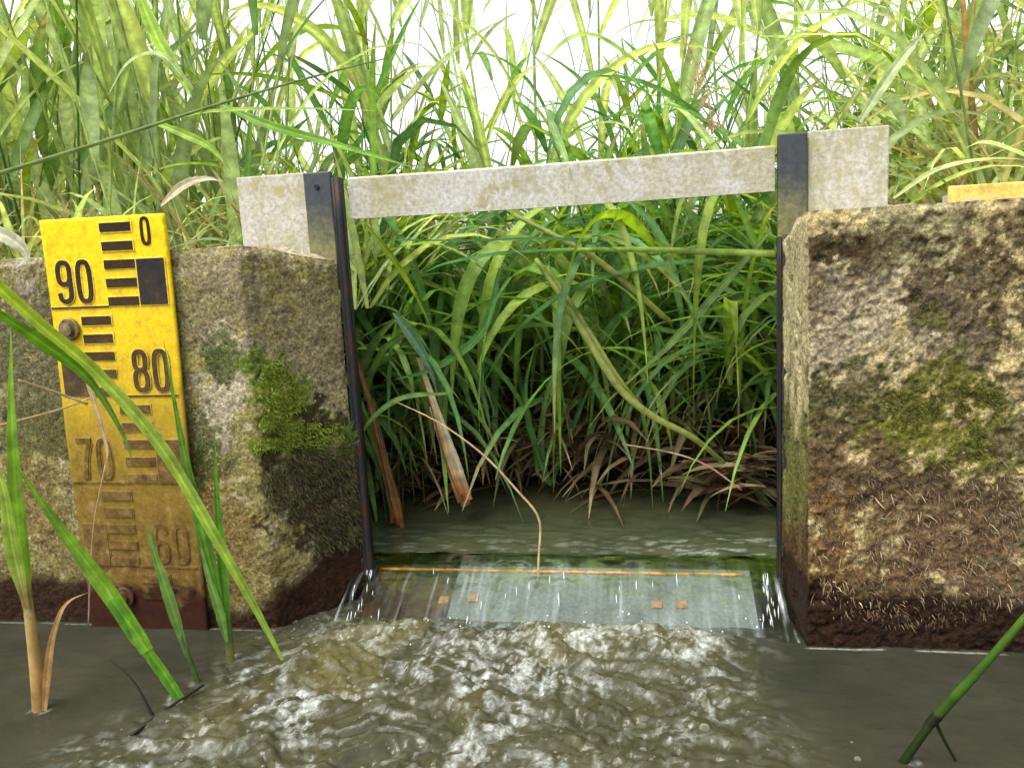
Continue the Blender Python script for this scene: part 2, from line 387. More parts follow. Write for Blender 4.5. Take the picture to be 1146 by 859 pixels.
# ------------------------------------------------------------------ gauge boards
def gauge_material(name, clean=False):
    m, nt, N, L, pb = new_mat(name)
    vc = vcol(nt); tc = N.new('ShaderNodeTexCoord'); sx = N.new('ShaderNodeSeparateXYZ'); L.new(tc.outputs['Object'], sx.inputs[0])
    n1 = noise_node(nt, 28, 7, .65); n2 = noise_node(nt, 240, 5, .7); n3 = noise_node(nt, 70, 6, .7)
    c = mix(nt, vc.outputs['Color'], mix(nt, vc.outputs['Color'], (.62, .44, .22), 1, 'MULTIPLY'), ramp(nt, n3.outputs['Fac'], [(.48, 0.0), (.68, .75)]))
    if not clean:
        a = N.new('ShaderNodeMath'); a.operation = 'MULTIPLY_ADD'; a.inputs[1].default_value = .16; L.new(n1.outputs['Fac'], a.inputs[0]); L.new(sx.outputs['Z'], a.inputs[2])
        # grime by height on the board (z from the bottom up), as silt deposited by past water levels
        g1 = ramp(nt, a.outputs[0], [(.20, 0.97), (.29, .90), (.37, .66), (.45, .28), (.58, 0.03)])
        silt = ramp(nt, n3.outputs['Fac'], [(.35, (.07, .04, .012)), (.55, (.15, .09, .025)), (.72, (.26, .2, .08))])
        c = mix(nt, c, silt, g1)
        g2 = ramp(nt, a.outputs[0], [(.150, 1.0), (.185, 0.0)])
        c = mix(nt, c, mix(nt, (.045, .012, .006), (.018, .010, .006), ramp(nt, n3.outputs['Fac'], [(.35, 0.0), (.65, 1.0)])), g2)
    c = mix(nt, c, ramp(nt, n2.outputs['Fac'], [(.25, .72), (.7, 1.12)]), 1, 'MULTIPLY')
    L.new(c, pb.inputs['Base Color']); pb.inputs['Roughness'].default_value = .5; pb.inputs['Specular IOR Level'].default_value = .12
    L.new(bump(nt, n3.outputs['Fac'], .25, .002), pb.inputs['Normal'])
    return m
M_gauge = gauge_material('gauge_enamel'); M_gauge2 = gauge_material('gauge_enamel_clean', True)
YEL = (.80, .57, .008); BLK = (.020, .011, .006); NAVY = (.008, .013, .018); YEDGE = (.85, .68, .12)
GZ = -.03; GTOP = .474-GZ
gb = empty('gauge_board', (-.657, .762, GZ)); gb.rotation_euler = (radians(-.2), radians(.6), 0)
tag(gb, 'tall yellow water level gauge board with black 90, 80 and 70, dirty towards the water', 'gauge board')
pl = MB()
nu, nv = 46, 150
us = np.linspace(0, .150, nu); vs = np.linspace(0, GTOP, nv)
g = np.stack([np.repeat(us[:, None], nv, 1), np.zeros((nu, nv)), np.repeat(vs[None], nu, 0)], -1).reshape(-1, 3)
g[:, 1] = .0012*np.sin(g[:, 2]*19)+(fbm(g, 60, 2, 4)-.5)*.0008
bk = g+np.array([0, .004, 0])
pl.add(g, grid_faces(nu, nv), YEL); pl.add(bk, grid_faces(nu, nv)[:, ::-1], YEL)
n0 = nu*nv
rim = [i*nv for i in range(nu)]+[(nu-1)*nv+j for j in range(1, nv)]+[i*nv+nv-1 for i in range(nu-2, -1, -1)]+[j for j in range(nv-2, 0, -1)]
for a, b in zip(rim, rim[1:]+rim[:1]): pl.F.append([b, a, a+n0, b+n0])
pl.build('plate', M_gauge, gb)
mk = MB()
def yo(z): return .0012*sin(z*19)
def mark(u0, u1, v0, v1, c, h=.0016, rim_=.0014):
    # pale raised rim and the dark raised mark on it
    y = yo((v0+v1)/2)
    if rim_: box(mk, u0-rim_, u1+rim_, y-h*.55, y+.001, v0-rim_, v1+rim_, YEDGE)
    box(mk, u0, u1, y-h, y+.0005, v0, v1, c)
def stroke(pts, w, c, h, y0, closed=False):
    P = np.array(pts, float)
    if closed: T = np.roll(P, -1, 0)-np.roll(P, 1, 0)
    else: T = np.gradient(P, axis=0)
    T = norm(T); Nn = np.stack([-T[:, 1], T[:, 0]], 1); n = len(P)
    V = []
    for sg, yy in ((-1, y0-h), (1, y0-h), (1, y0+.0005), (-1, y0+.0005)):
        q = P+Nn*sg*w/2; V.append(np.stack([q[:, 0], np.full(n, yy), q[:, 1]], 1))
    V = np.concatenate(V); fs = []
    m = n if closed else n-1
    for i in range(m):
        j = (i+1) % n
        for a, b in ((0, 1), (1, 2), (3, 0)): fs.append([a*n+i, a*n+j, b*n+j, b*n+i])
    if not closed: fs += [[0, n, 2*n, 3*n], [n-1, 4*n-1, 3*n-1, 2*n-1]]
    mk.V.append(V); mk.C.append(np.tile(c, (len(V), 1))); mk.F += [[q+mk.n for q in f] for f in fs]; mk.n += len(V)
def loop(cx, cz, hw, hh, r, a0=0, a1=360, n=40):
    # superellipse loop (tall rounded stencil shapes)
    out = []
    for k in range(n+(0 if a1-a0 == 360 else 1)):
        t = radians(a0+(a1-a0)*k/n); c, s = cos(t), sin(t)
        out.append((cx+hw*math.copysign(abs(c)**r, c), cz+hh*math.copysign(abs(s)**r, s)))
    return out
def digit(ch, u, v, c, W_=.0195, H=.048, sw=.0052):
    hw, hh = (W_-sw)/2, (H-sw)/2; cx, cz = u+W_/2, v+H/2; y = yo(v)
    for ww, cc, h in ((sw+.0024, YEDGE, .0009), (sw, c, .0019)):
        if ch == '0': stroke(loop(cx, cz, hw, hh, .62), ww, cc, h, y, True)
        elif ch == '8':
            stroke(loop(cx, cz-hh*.48, hw, hh*.52, .75), ww, cc, h, y, True); stroke(loop(cx, cz+hh*.52, hw*.92, hh*.48, .75), ww, cc, h+.00015, y, True)
        elif ch in '96':
            f = 1 if ch == '9' else -1
            lp = loop(cx, cz+f*hh*.45, hw, hh*.55, .72); stroke(lp, ww, cc, h, y, True)
            tail = [(cx+f*hw, cz+f*hh*.5), (cx+f*hw, cz-f*hh*.1), (cx+f*hw, cz-f*hh*.5), (cx+f*hw*.8, cz-f*hh*.85), (cx, cz-f*hh), (cx-f*hw*.75, cz-f*hh*.88), (cx-f*hw, cz-f*hh*.55)]
            t3 = catmull([(a, b, 0) for a, b in tail], 22)[:, :2]; stroke(t3, ww, cc, h+.00015, y)
        elif ch == '7':
            stroke([(cx-hw-.002, cz+hh), (cx, cz+hh), (cx+hw+.002, cz+hh)], ww, cc, h, y)
            t3 = catmull([(cx+hw, cz+hh-.002, 0), (cx+hw*.3, cz+hh*.1, 0), (cx-hw*.2, cz-hh-.002, 0)], 14)[:, :2]; stroke(t3, ww, cc, h+.00015, y)
        elif ch == '5':
            stroke([(cx+hw, cz+hh), (cx, cz+hh), (cx-hw, cz+hh)], ww, cc, h, y)
            t3 = catmull([(cx-hw, cz+hh, 0), (cx-hw, cz+hh*.1, 0), (cx, cz+hh*.2, 0), (cx+hw, cz-hh*.3, 0), (cx, cz-hh, 0), (cx-hw, cz-hh*.7, 0)], 30)[:, :2]; stroke(t3, ww, cc, h+.00015, y)
LV = .3776-GZ
for b, (txt, sideA) in enumerate((('90', True), ('80', False), ('70', True), ('60', False))):
    v0 = LV-.1*b
    if sideA: tu, bu, nu_, lu = (.073, .110), (.112, .1445), .012, (.001, .0725)
    else: tu, bu, nu_, lu = (.037, .073), (.006, .0365), .094, (.074, .145)
    for k in (3, 4): mark(*tu, v0+.02*k, v0+.02*k+.0095, BLK)
    for k in (0, 1, 2): mark(*tu, v0+.02*k+.0004, v0+.02*k+.0099, BLK, rim_=.0009)
    mark(*bu, v0+.0004, v0+.0499, NAVY, h=.0018, rim_=.0012)
    for q, ch in enumerate(txt): digit(ch, nu_+.0245*q, v0+.004, BLK)
    mark(*lu, v0-.0012, v0+.0008, BLK, h=.0012, rim_=.0008)
stroke(loop(.1265, LV+.079, .0042, .0135, .62), .0036, BLK, .0016, yo(.4), True)
for k in (3, 4): mark(.073, .110, LV-.4+.02*k, LV-.4+.02*k+.0095, BLK)
mk.build('scale_lettering', M_gauge, gb, smooth=False)
def ring_bolt(u, v, parent):
    mb = MB()
    a = np.linspace(0, 2*pi, 25)[:-1]
    for r0, r1, y0, y1 in ((.0125, .0125, -.001, -.0035), (.0125, .0115, -.0035, -.0042), (.0075, .007, -.0042, -.0085), (.007, .0, -.0085, -.0095)):
        V = [(u+r0*cos(t), y0, v+r0*sin(t)) for t in a]+[(u+r1*cos(t), y1, v+r1*sin(t)) for t in a]
        mb.add(V, [(i, (i+1) % 24, 24+(i+1) % 24, 24+i) for i in range(24)])
        if r0 == .0125 and r1 == .0115:
            V = [(u+.0115*cos(t), -.0042, v+.0115*sin(t)) for t in a]+[(u+.0074*cos(t), -.0040, v+.0074*sin(t)) for t in a]
            mb.add(V, [(i, (i+1) % 24, 24+(i+1) % 24, 24+i) for i in range(24)])
    return mb.build('bolt', M_bolt, parent)
M_bolt = metal_material('aged_brass_bolt', (.20, .16, .07), (.09, .06, .03), .45, .4, 120)
ring_bolt(.022, LV-.024, gb); ring_bolt(.05, .070, gb).data.materials[0] = metal_material('slimy_bolt', (.05, .02, .01), (.09, .05, .02), .5, 0, 120)

g2 = empty('gauge_board', (.316, .885, .413))
tag(g2, 'short blank yellow board showing just above the back edge of the moss topped wall', 'gauge board')
mb = MB(); box(mb, 0, .22, 0, .006, 0, .043, (.72, .56, .16)); o = mb.build('plate', M_gauge2, g2, smooth=False, bevel=.001)
mb = MB(); box(mb, .0, .22, .006, .020, -.0, .034, (.3, .28, .2)); mb.build('backing_strip', M_galv2, g2, smooth=False, bevel=.001)

# ------------------------------------------------------------------ weir plate
def weir():
    root = empty('weir_plate', (-.12, .85, -.02))
    tag(root, 'sloping steel weir plate tinted like reflected sky, with orange rusty top edge under the falling water', 'weir plate')
    off = np.array([.12, -.85, .02])
    def panel(name, x0, x1, c0, mat, lift=0.0):
        mb = MB(); A = np.array([(.884, .0335), (.772, -.0125)]); d = norm(A[1]-A[0]); nrm = np.array([-abs(d[1]), abs(d[0])])*1.0
        nrm = np.array([d[1], -d[0]]); 
        if nrm[1] < 0: nrm = -nrm
        q = [A[0]+nrm*lift, A[1]+nrm*lift, A[1]-nrm*.006, A[0]-nrm*.006]
        V = [(x, a[0], a[1]) for x in (x0, x1) for a in q]
        mb.add(np.array(V)+off, [(0, 1, 5, 4), (1, 2, 6, 5), (2, 3, 7, 6), (3, 0, 4, 7), (0, 3, 2, 1), (4, 5, 6, 7)], c0)
        return mb.build(name, mat, root, smooth=False)
    panel('steel_panel', -.235, .113, (.5, .5, .5), M_plate)
    p = panel('steel_panel', -.345, -.238, (.2, .2, .2), M_plate2); p['label'] = 'dark brown slimy panel'
    panel('vertical_seam', -.2405, -.2335, (.1, .1, .1), M_dark, .0015)
    mb = MB(); tube(mb, np.stack([np.linspace(-.335, .105, 30), .876+.0006*np.sin(np.arange(30)*1.3), np.full(30, .0312)], 1)+off, .0020, (.7, .35, .08), 8)
    mb.build('rusty_edge', M_rust, root)
    for px, py in ((497, 672), (530, 670), (735, 677), (763, 677)):
        d = ray(px, py)      # rust spots sit on the sloping plate
        A, B = np.array([.884, .0335]), np.array([.772, -.0125]); k = (B[1]-A[1])/(B[0]-A[0])
        t = (A[1]-EYE-k*A[0])/(d[2]-k*d[1]); p = d*t+np.array([0, 0, EYE])
        mb = MB(); s = .0058
        for sx in (0,):
            V = []
            for lift in (.0006, .0022):
                for (a, b) in ((-s, -s), (s, -s*.9), (s*.95, s), (-s, s*.9)):
                    V.append((p[0]+a, p[1]+b*.92-lift*.38, p[2]+b*.38+lift*.92))
            mb.add(np.array(V)+off, [(4, 5, 6, 7), (0, 1, 5, 4), (1, 2, 6, 5), (2, 3, 7, 6), (3, 0, 4, 7)])
        mb.build('rusty_bolt_head', M_rust2, root, smooth=False)
M_plate = metal_material('weir_steel_sky_tint', (.17, .195, .185), (.09, .10, .085), .5, 0, 25, (.35, .75))  # pale grey-blue stands in for sky mirrored in the water sheet
M_plate2 = metal_material('weir_steel_slimy', (.03, .024, .014), (.07, .042, .02), .5, 0, 40)
M_rust2 = metal_material('submerged_rust', (.34, .17, .06), (.2, .09, .03), .7, 0, 160)
M_rust = metal_material('rust', (.75, .34, .06), (.45, .16, .03), .6, 0, 90)
weir()

# ------------------------------------------------------------------ ground (one sheet to the horizon)
def ground_h(x, y):
    bank = .36+.03*np.sin(x*1.7+y)+.02*np.sin(y*2.3)
    # upstream channel between the walls, closing into the reed bed
    inch = sstep(.56, .42, np.abs(x+.10))
    bed = -.12+sstep(1.12, 1.45, y)*.28+sstep(1.45, 2.4, y)*.2
    up = bank*(1-inch)+bed*inch
    basin = -.30+.66*sstep(1.5, 2.6, np.abs(x+.1))
    return np.where(y < .93, basin, up) if False else basin*(1-sstep(.90, .97, y))+up*sstep(.90, .97, y)
def axis(lo, hi, fine0, fine1, step, far):
    a = np.arange(fine0, fine1, step); s = step; v = fine1; r = [v]
    while v < far: s *= 1.3; v += s; r.append(v)
    v = fine0; s = step; l = []
    while v > -far: s *= 1.3; v -= s; l.append(v)
    return np.array(l[::-1]+list(a)+r)
gx = axis(0, 0, -1.6, 1.4, .03, 400); gy = axis(0, 0, .2, 2.6, .03, 400)
GX, GY = np.meshgrid(gx, gy, indexing='ij'); GZh = ground_h(GX, GY)
gp = np.stack([GX, GY, GZh], -1).reshape(-1, 3); near = np.exp(-(gp[:, 0]**2+gp[:, 1]**2)/16)
gp[:, 2] += (fbm(gp, 12, 4, 31)-.5)*.05*near
m, nt, N, L, pb = new_mat('soil')
n1 = noise_node(nt, 14, 8, .7); n2 = noise_node(nt, .8, 4)
c = ramp(nt, n1.outputs['Fac'], [(.3, (.02, .014, .008)), (.55, (.05, .035, .018)), (.75, (.05, .07, .02))])
L.new(c, pb.inputs['Base Color']); pb.inputs['Roughness'].default_value = .95
L.new(bump(nt, n1.outputs['Fac'], .8, .03), pb.inputs['Normal'])
tag(mesh_obj('ground', gp, grid_faces(len(gx), len(gy)), m), kind='structure', label='dark wet soil and grassy banks round the weir')

# ------------------------------------------------------------------ water
def water_material(name, deep, shallow, rough=.06):
    m, nt, N, L, pb = new_mat(name)
    vc = vcol(nt)                                   # r: foam plus painted sky glints, g: silt tint
    sp = N.new('ShaderNodeSeparateColor'); L.new(vc.outputs['Color'], sp.inputs[0])
    n1 = noise_node(nt, 9, 5, .6); nf = noise_node(nt, 190, 6, .75, dist=.4); ng = noise_node(nt, 45, 5, .7, dist=1.0)
    c = mix(nt, deep, shallow, ramp(nt, n1.outputs['Fac'], [(.35, 0.0), (.7, 1.0)]))
    c = mix(nt, c, (.085, .075, .026), sp.outputs['Green'])
    f = N.new('ShaderNodeMath'); f.operation = 'MULTIPLY'; f.use_clamp = True
    L.new(sp.outputs['Red'], f.inputs[0]); L.new(ramp(nt, nf.outputs['Fac'], [(.36, .15), (.62, 1.0)]), f.inputs[1])
    c = mix(nt, c, (.42, .45, .41), f.outputs[0])
    L.new(c, pb.inputs['Base Color'])
    r = N.new('ShaderNodeMath'); r.operation = 'MULTIPLY_ADD'; r.inputs[1].default_value = .35; r.inputs[2].default_value = rough
    L.new(f.outputs[0], r.inputs[0]); L.new(r.outputs[0], pb.inputs['Roughness'])
    pb.inputs['IOR'].default_value = 1.33; pb.inputs['Specular IOR Level'].default_value = .5
    b = bump(nt, ng.outputs['Fac'], .25, .004); b = bump(nt, nf.outputs['Fac'], .12, .0015, b)
    L.new(b, pb.inputs['Normal'])
    return m
M_low = water_material('murky_water', (.023, .025, .017), (.038, .037, .024))
M_pool = water_material('pool_water', (.034, .042, .022), (.056, .062, .030), .03)
wx = axis(0, 0, -.75, .45, .0026, 3.0); wy = np.concatenate([-np.cumsum(.01*1.35**np.arange(20))[::-1]+.38, np.arange(.39, .905, .0024), [.93, .97]])
wx = wx[(wx > -2.6) & (wx < 2.4)]
wy = wy[wy > -14]
WX, WY = np.meshgrid(wx, wy, indexing='ij'); q = np.stack([WX, WY, np.zeros_like(WX)], -1).reshape(-1, 3)
x, y = q[:, 0], q[:, 1]
# plume of the fall: wide under the weir, drifting towards the camera and slightly to the left
cx = -.14+(.83-y)*-.10; hw = .235+(.83-y)*.35
fan = sstep(1.15, .55, np.abs(x-cx)/hw+(fbm(q, 9, 3, 40)-.5)*.5)*sstep(.2, .45, y)
fan = fan*(x > -5)
warp = np.stack([fbm(q, 14, 3, 50), fbm(q, 14, 3, 51), 0*x], -1)-.5
wv = q*[1, 1, 1]+warp*.09
# waves stretched across the flow, radiating from the fall
th = np.arctan2(x+.12, .95-y); rr = np.hypot(x+.12, .95-y)
pol = np.stack([rr*1.5, th*.30, 0*x+.3], -1)
w1 = 1-np.abs(fbm(np.stack([wv[:, 0]*.75, wv[:, 1]*1.1, 0*x], -1), 34, 3, 60)*2-1)*1.6
w2 = 1-np.abs(fbm(wv, 105, 3, 63, .6)*2-1)*1.6
w3 = fbm(wv, 20, 2, 66)-.5
close = np.exp(-((y-.768)/.035)**2)*sstep(-.42, -.32, x)*sstep(.15, .08, x)*(.35+.65*np.exp(-((x+.1)/.12)**2))
under = sstep(.785, .82, y)*sstep(-.36, -.34, x)*sstep(.15, .13, x)
hgt = fan*(w1-.55)*.0095+fan*(w2-.5)*.0055+fan*w3*.016
hgt += close*(.006+(fbm(q, 60, 3, 70)-.4)*.016)
hgt = hgt*(1-under)-.012*under*sstep(.80, .86, y)
calm = (1-fan)*((fbm(q*[1, 1.8, 1], 26, 3, 74)-.5)*.0030+(fbm(q, 7, 2, 75)-.5)*.002)*np.exp(-(x**2+y**2)/4)
q[:, 2] = hgt+calm
st = fbm(np.stack([pol[:, 0]*.55, pol[:, 1]*2.2, 0*x], -1)+warp*.04, 55, 4, 80, .6)
foam_glint = fan*sstep(.56, .74, st+w2*.05)*.9  # white also paints in sky reflections on the wavelets, besides real froth
clump = sstep(.42, .62, fbm(wv, 13, 3, 83))
foam_glint = np.clip(foam_glint*clump*.8+close*.9*sstep(.45, .7, fbm(q, 90, 3, 84))+fan*sstep(.57, .72, fbm(wv, 95, 4, 85))*.75*(.25+.75*clump)*sstep(.25, .05, x), 0, 1)
edge = (np.abs(y-(YW-.0045)) < .0013)*(np.maximum(x > .15, (x < -.44)*.5))*sstep(.25, .5, fbm(q, 60, 2, 88))*.75
for (bx, by, br) in ((-.580, .594, .010), (-.456, .622, .009), (-.455, .655, .006), (-.437, .695, .007), (.197, .591, .007)):
    dd = np.hypot(x-bx, y-by); q[:, 2] += .0016*np.exp(-(dd/br)**2)+.0006*np.cos(dd*420)*np.exp(-dd/.03)
    foam_glint = np.maximum(foam_glint, np.exp(-((dd-br*.8)/.0022)**2)*.55*sstep(.35, .6, fbm(q, 120, 2, 87)))
foam_glint = np.maximum(foam_glint, edge)
silt = fan*sstep(.42, .68, fbm(wv, 10, 3, 86))*.6*sstep(.45, .75, y)+.15*fan
silt = np.clip(silt+fan*.12, 0, 1)
colr = np.stack([foam_glint, silt, 0*x], -1)
o = mesh_obj('water', q, grid_faces(len(wx), len(wy)), M_low, None, colr)
tag(o, kind='structure', label='murky brown stream water churning below the weir')

# upper pool
px_ = np.arange(-.62, .42, .004); py_ = np.concatenate([np.arange(.897, 1.0, .003), np.arange(1.0, 1.75, .008)])
PX, PY = np.meshgrid(px_, py_, indexing='ij'); q = np.stack([PX, PY, 0*PX], -1).reshape(-1, 3); x, y = q[:, 0], q[:, 1]
y += .006*(fbm(q, 28, 3, 99)-.5)*sstep(.93, .90, y)
q[:, 2] = .0465-.0025*sstep(.93, .897, y)+(fbm(q*[1, 2.2, 1], 38, 3, 90)-.5)*.0062*sstep(1.15, .95, y)+(fbm(q, 12, 2, 91)-.5)*.0018
rip_glint = sstep(.57, .70, fbm(np.stack([x, y*3.2, 0*x], -1), 55, 4, 92))*(sstep(.99, .93, y))*(.35+.65*sstep(-.05, .1, x))  # white ripple glints painted near the crest, stronger to the right
colr = np.stack([rip_glint*.6, .12*sstep(1.0, 1.1, y)+.04, 0*x], -1)
tag(mesh_obj('pool_water', q, grid_faces(len(px_), len(py_)), M_pool, None, colr), kind='structure', label='calm green brown pool water above the weir')

# falling sheet
m, nt, N, L, pb = new_mat('falling_water')
vc = vcol(nt); nf = noise_node(nt, 60, 6, .7, stretch=(4, .12, .12)); n2 = noise_node(nt, 25, 3, .6, stretch=(2.5, .2, .2))
pb.inputs['Base Color'].default_value = (.62, .68, .68, 1); pb.inputs['Roughness'].default_value = .25
tr = N.new('ShaderNodeBsdfTransparent'); tr.inputs[0].default_value = (.80, .84, .80, 1)
gl = N.new('ShaderNodeBsdfGlossy'); gl.inputs['Roughness'].default_value = .07
fz = N.new('ShaderNodeFresnel'); fz.inputs['IOR'].default_value = 1.33
bn = bump(nt, nf.outputs['Fac'], .2, .0015); bn = bump(nt, n2.outputs['Fac'], .25, .003, bn)
for nd in (gl, fz): L.new(bn, nd.inputs['Normal'])
L.new(bn, pb.inputs['Normal'])
m1 = N.new('ShaderNodeMixShader'); fa = N.new('ShaderNodeMath'); fa.operation = 'MULTIPLY'; fa.inputs[1].default_value = .55; L.new(fz.outputs[0], fa.inputs[0]); L.new(fa.outputs[0], m1.inputs[0]); L.new(tr.outputs[0], m1.inputs[1]); L.new(gl.outputs[0], m1.inputs[2])
sp = N.new('ShaderNodeSeparateColor'); L.new(vc.outputs['Color'], sp.inputs[0])
fm = N.new('ShaderNodeMath'); fm.operation = 'MULTIPLY'; fm.use_clamp = True; L.new(sp.outputs['Red'], fm.inputs[0]); L.new(ramp(nt, nf.outputs['Fac'], [(.35, .25), (.65, 1.0)]), fm.inputs[1])
m2 = N.new('ShaderNodeMixShader'); L.new(fm.outputs[0], m2.inputs[0]); L.new(m1.outputs[0], m2.inputs[1]); L.new(pb.outputs[0], m2.inputs[2])
L.new(m2.outputs[0], N['Material Output'].inputs['Surface']); M_fall = m
xs = np.arange(-.362, .152, .0022); ts = np.linspace(0, 1, 46)
X, T = np.meshgrid(xs, ts, indexing='ij')
Yc = .900-.124*T; Zc = .0435-.0405*T**1.25-.004*T
sidefall = sstep(.117, .123, X)+sstep(-.345, -.355, X)
q = np.stack([X, Yc, Zc], -1); n_ = fbm(np.stack([X*2.4, T*.04, 0*X], -1), 40, 3, 95)
q[..., 2] += (n_-.5)*.003*T+.0015+(fbm(q*[1, 1.5, 0], 45, 3, 98)-.5)*.004*(1-T)*sstep(0, .08, T)+.002*sstep(.116, .122, X)*0; q[..., 1] -= (n_-.5)*.003*T
fo = sstep(.60, .86, fbm(np.stack([X*1.3+.004*np.sin(T*3), T*.012, 0*X], -1), 150, 3, 96))*sstep(.1, .5, T)
sky_wash = .07*sstep(-.30, -.2, X)*(1-sstep(.112, .118, X))*sstep(.0, .3, T)  # pale sky reflection painted across the middle of the sheet
fo = np.clip(fo*(.15+.3*sidefall)*(1+.5*T)+sky_wash*(.3+1.2*sstep(.35, .7, fbm(np.stack([X*2, T*.02, 0*X], -1), 40, 3, 97))), 0, 1)
tag(mesh_obj('falling_water', q.reshape(-1, 3), grid_faces(len(xs), 46), M_fall, None, np.stack([fo, fo*0, fo*0], -1).reshape(-1, 3)), kind='structure', label='thin sheet of water sliding over the weir plate')
# streaks and drops torn off the sheet
m, nt, N, L, pb = new_mat('spray'); pb.inputs['Base Color'].default_value = (.55, .6, .6, 1); pb.inputs['Roughness'].default_value = .15
M_spray = m
mb = MB()
def drop(p, d, L_, r):
    P = np.array([p+d*L_*t for t in np.linspace(0, 1, 5)]); tube(mb, P, np.array([.15, .8, 1, .7, .1])*r, (.8, .8, .8), 5)
for i in range(60):
    side = random.random()
    if side < .35: x = random.uniform(.120, .14); 
    elif side < .6: x = random.uniform(-.352, -.335)
    else: x = random.uniform(-.335, .12)
    t = random.uniform(.25, .85); p = np.array([x, .900-.124*t-.003, .0435-.0405*t**1.25-.004*t+.005])
    d = norm(np.array([random.uniform(-.1, .1), -.6, -.75])); drop(p, d, random.uniform(.006, .017), random.uniform(.0003, .0007))
for i in range(35):
    x = random.uniform(-.34, .12); y = random.gauss(.775, .018)
    p = np.array([x, y, random.uniform(.006, .024)]); drop(p, norm(rng.normal(size=3)), random.uniform(.001, .004), random.uniform(.0005, .0014))
tag(mb.build('spray', M_spray), 'white streaks and droplets flung from the falling water', kind='stuff', cat='spray')
# bubbles on the churning surface
m, nt, N, L, pb = new_mat('bubble'); pb.inputs['Base Color'].default_value = (.5, .5, .42, 1); pb.inputs['Roughness'].default_value = .05
tr = N.new('ShaderNodeBsdfTransparent'); ms = N.new('ShaderNodeMixShader'); lw_ = N.new('ShaderNodeLayerWeight'); lw_.inputs[0].default_value = .35
mr = N.new('ShaderNodeMapRange'); mr.inputs[3].default_value = .08; mr.inputs[4].default_value = .6
L.new(lw_.outputs['Facing'], mr.inputs[0]); L.new(mr.outputs[0], ms.inputs[0]); L.new(tr.outputs[0], ms.inputs[1]); L.new(pb.outputs[0], ms.inputs[2]); L.new(ms.outputs[0], N['Material Output'].inputs['Surface'])
M_bub = m
surf = o.data.vertices; 
WZ = np.array([v.co.z for v in o.data.vertices]).reshape(len(wx), len(wy)); FN = fan.reshape(len(wx), len(wy))
mb = MB(); k = 0
while k < 1100:
    X_ = random.uniform(-.62, .25); Y_ = random.choice([random.uniform(.5, .84), random.gauss(.77, .03)])
    i = int(np.searchsorted(wx, X_)); j = int(min(np.searchsorted(wy, Y_), len(wy)-1))
    if FN[i, j] < random.random()*.9: continue
    r = min(.0045, random.lognormvariate(-6.75, .5)); a = np.linspace(0, 2*pi, 11)[:-1]; V = []
    for e in (0.0, .45, .9, 1.3): V += [(X_+r*cos(e)*cos(t), Y_+r*cos(e)*sin(t), WZ[i, j]+r*sin(e)*.8-.0004) for t in a]
    V.append((X_, Y_, WZ[i, j]+r*.8))
    mb.n0 = mb.n; mb.add(V, [(b*10+c, b*10+(c+1) % 10, b*10+10+(c+1) % 10, b*10+10+c) for b in range(3) for c in range(10)])
    mb.F += [[mb.n0+30+c, mb.n0+30+(c+1) % 10, mb.n0+40] for c in range(10)]; k += 1
tag(mb.build('bubbles', M_bub), 'small clear bubbles riding on the churning water', kind='stuff', cat='bubbles')

# ------------------------------------------------------------------ moss and root fibres on the walls
def wall_pt_left(x):      # plan of the left wall
    return np.array([x, YW if x < -.425 else YW+(x+.425)/.073*.09])
def mossy(name, plist, n, cols, ln, w, label, yfun, down=.0, curl=.6, mat=None, seed=1, stiff=1):
    r = random.Random(seed); mb = MB()
    for i in range(n):
        px, py, rx, ry = r.choice(plist)
        a = r.uniform(0, 2*pi); q_ = math.sqrt(r.random()); px += rx*q_*cos(a); py += ry*q_*sin(a)
        x, z = W(px, py); y, nxy = yfun(x)
        if y is None or z < .003: continue
        nx, ny = nxy
        if fbm(np.array([[x, z, seed]]), 75, 3, 5)[0] < r.uniform(.30, .46) + (.1 if px > 600 else 0): continue
        if y > YW: pass
        L_ = r.uniform(*ln); d = np.array([nx*stiff+r.uniform(-.7, .7), ny*stiff+r.uniform(-.2, .2), r.uniform(-.7, .7)-down])
        P = arch((x, y+.002, z), d, L_, r.uniform(20, 90)*curl, 4, np.array([r.uniform(-1, 1), 0, r.uniform(-1, 1)])*40*curl)
        P[:, 1] = np.minimum(P[:, 1], y+.001)
        c = np.array(r.choice(cols))*r.uniform(.6, 1.35)
        blade(mb, P, r.uniform(*w), c, side=np.array([.3, -.9, .2]), fold=.2)
    return tag(mb.build(name, mat or M_moss), label, cat='moss', kind='stuff')
def yl(x):
    if x > -.352: return None, None
    if x < -.425: return YW, (0, -1)
    return YW+(x+.425)/.073*.09, (.78, -.63)
def yr(x):
    if x < .156: return None, None
    return YW, (0, -1)
G1 = [(.17, .23, .015), (.12, .18, .012), (.22, .26, .03)]; D1 = [(.05, .035, .015), (.09, .07, .03), (.03, .022, .01), (.07, .09, .02)]
mossy('moss', [(298, 435, 14, 28), (305, 470, 16, 26), (325, 500, 28, 16), (290, 490, 12, 16)], 6500, G1, (.003, .009), (.0006, .0013), 'bright yellow green moss cushion on the left wall edge', yl, seed=2)
mossy('moss', [(372, 508, 26, 12), (352, 515, 20, 10), (385, 520, 12, 14)], 900, [(.09, .17, .02), (.12, .2, .03)], (.008, .020), (.0006, .0012), 'fresh green grass-like moss beside the dark guide lip', yl, down=-1.2, curl=.15, seed=3)
mossy('moss', [(345, 560, 46, 48), (320, 545, 30, 30), (355, 610, 30, 30), (372, 560, 22, 50)], 7000, D1, (.004, .012), (.0006, .0013), 'dark brown bristly moss low on the left wall corner', yl, down=.4, seed=4)
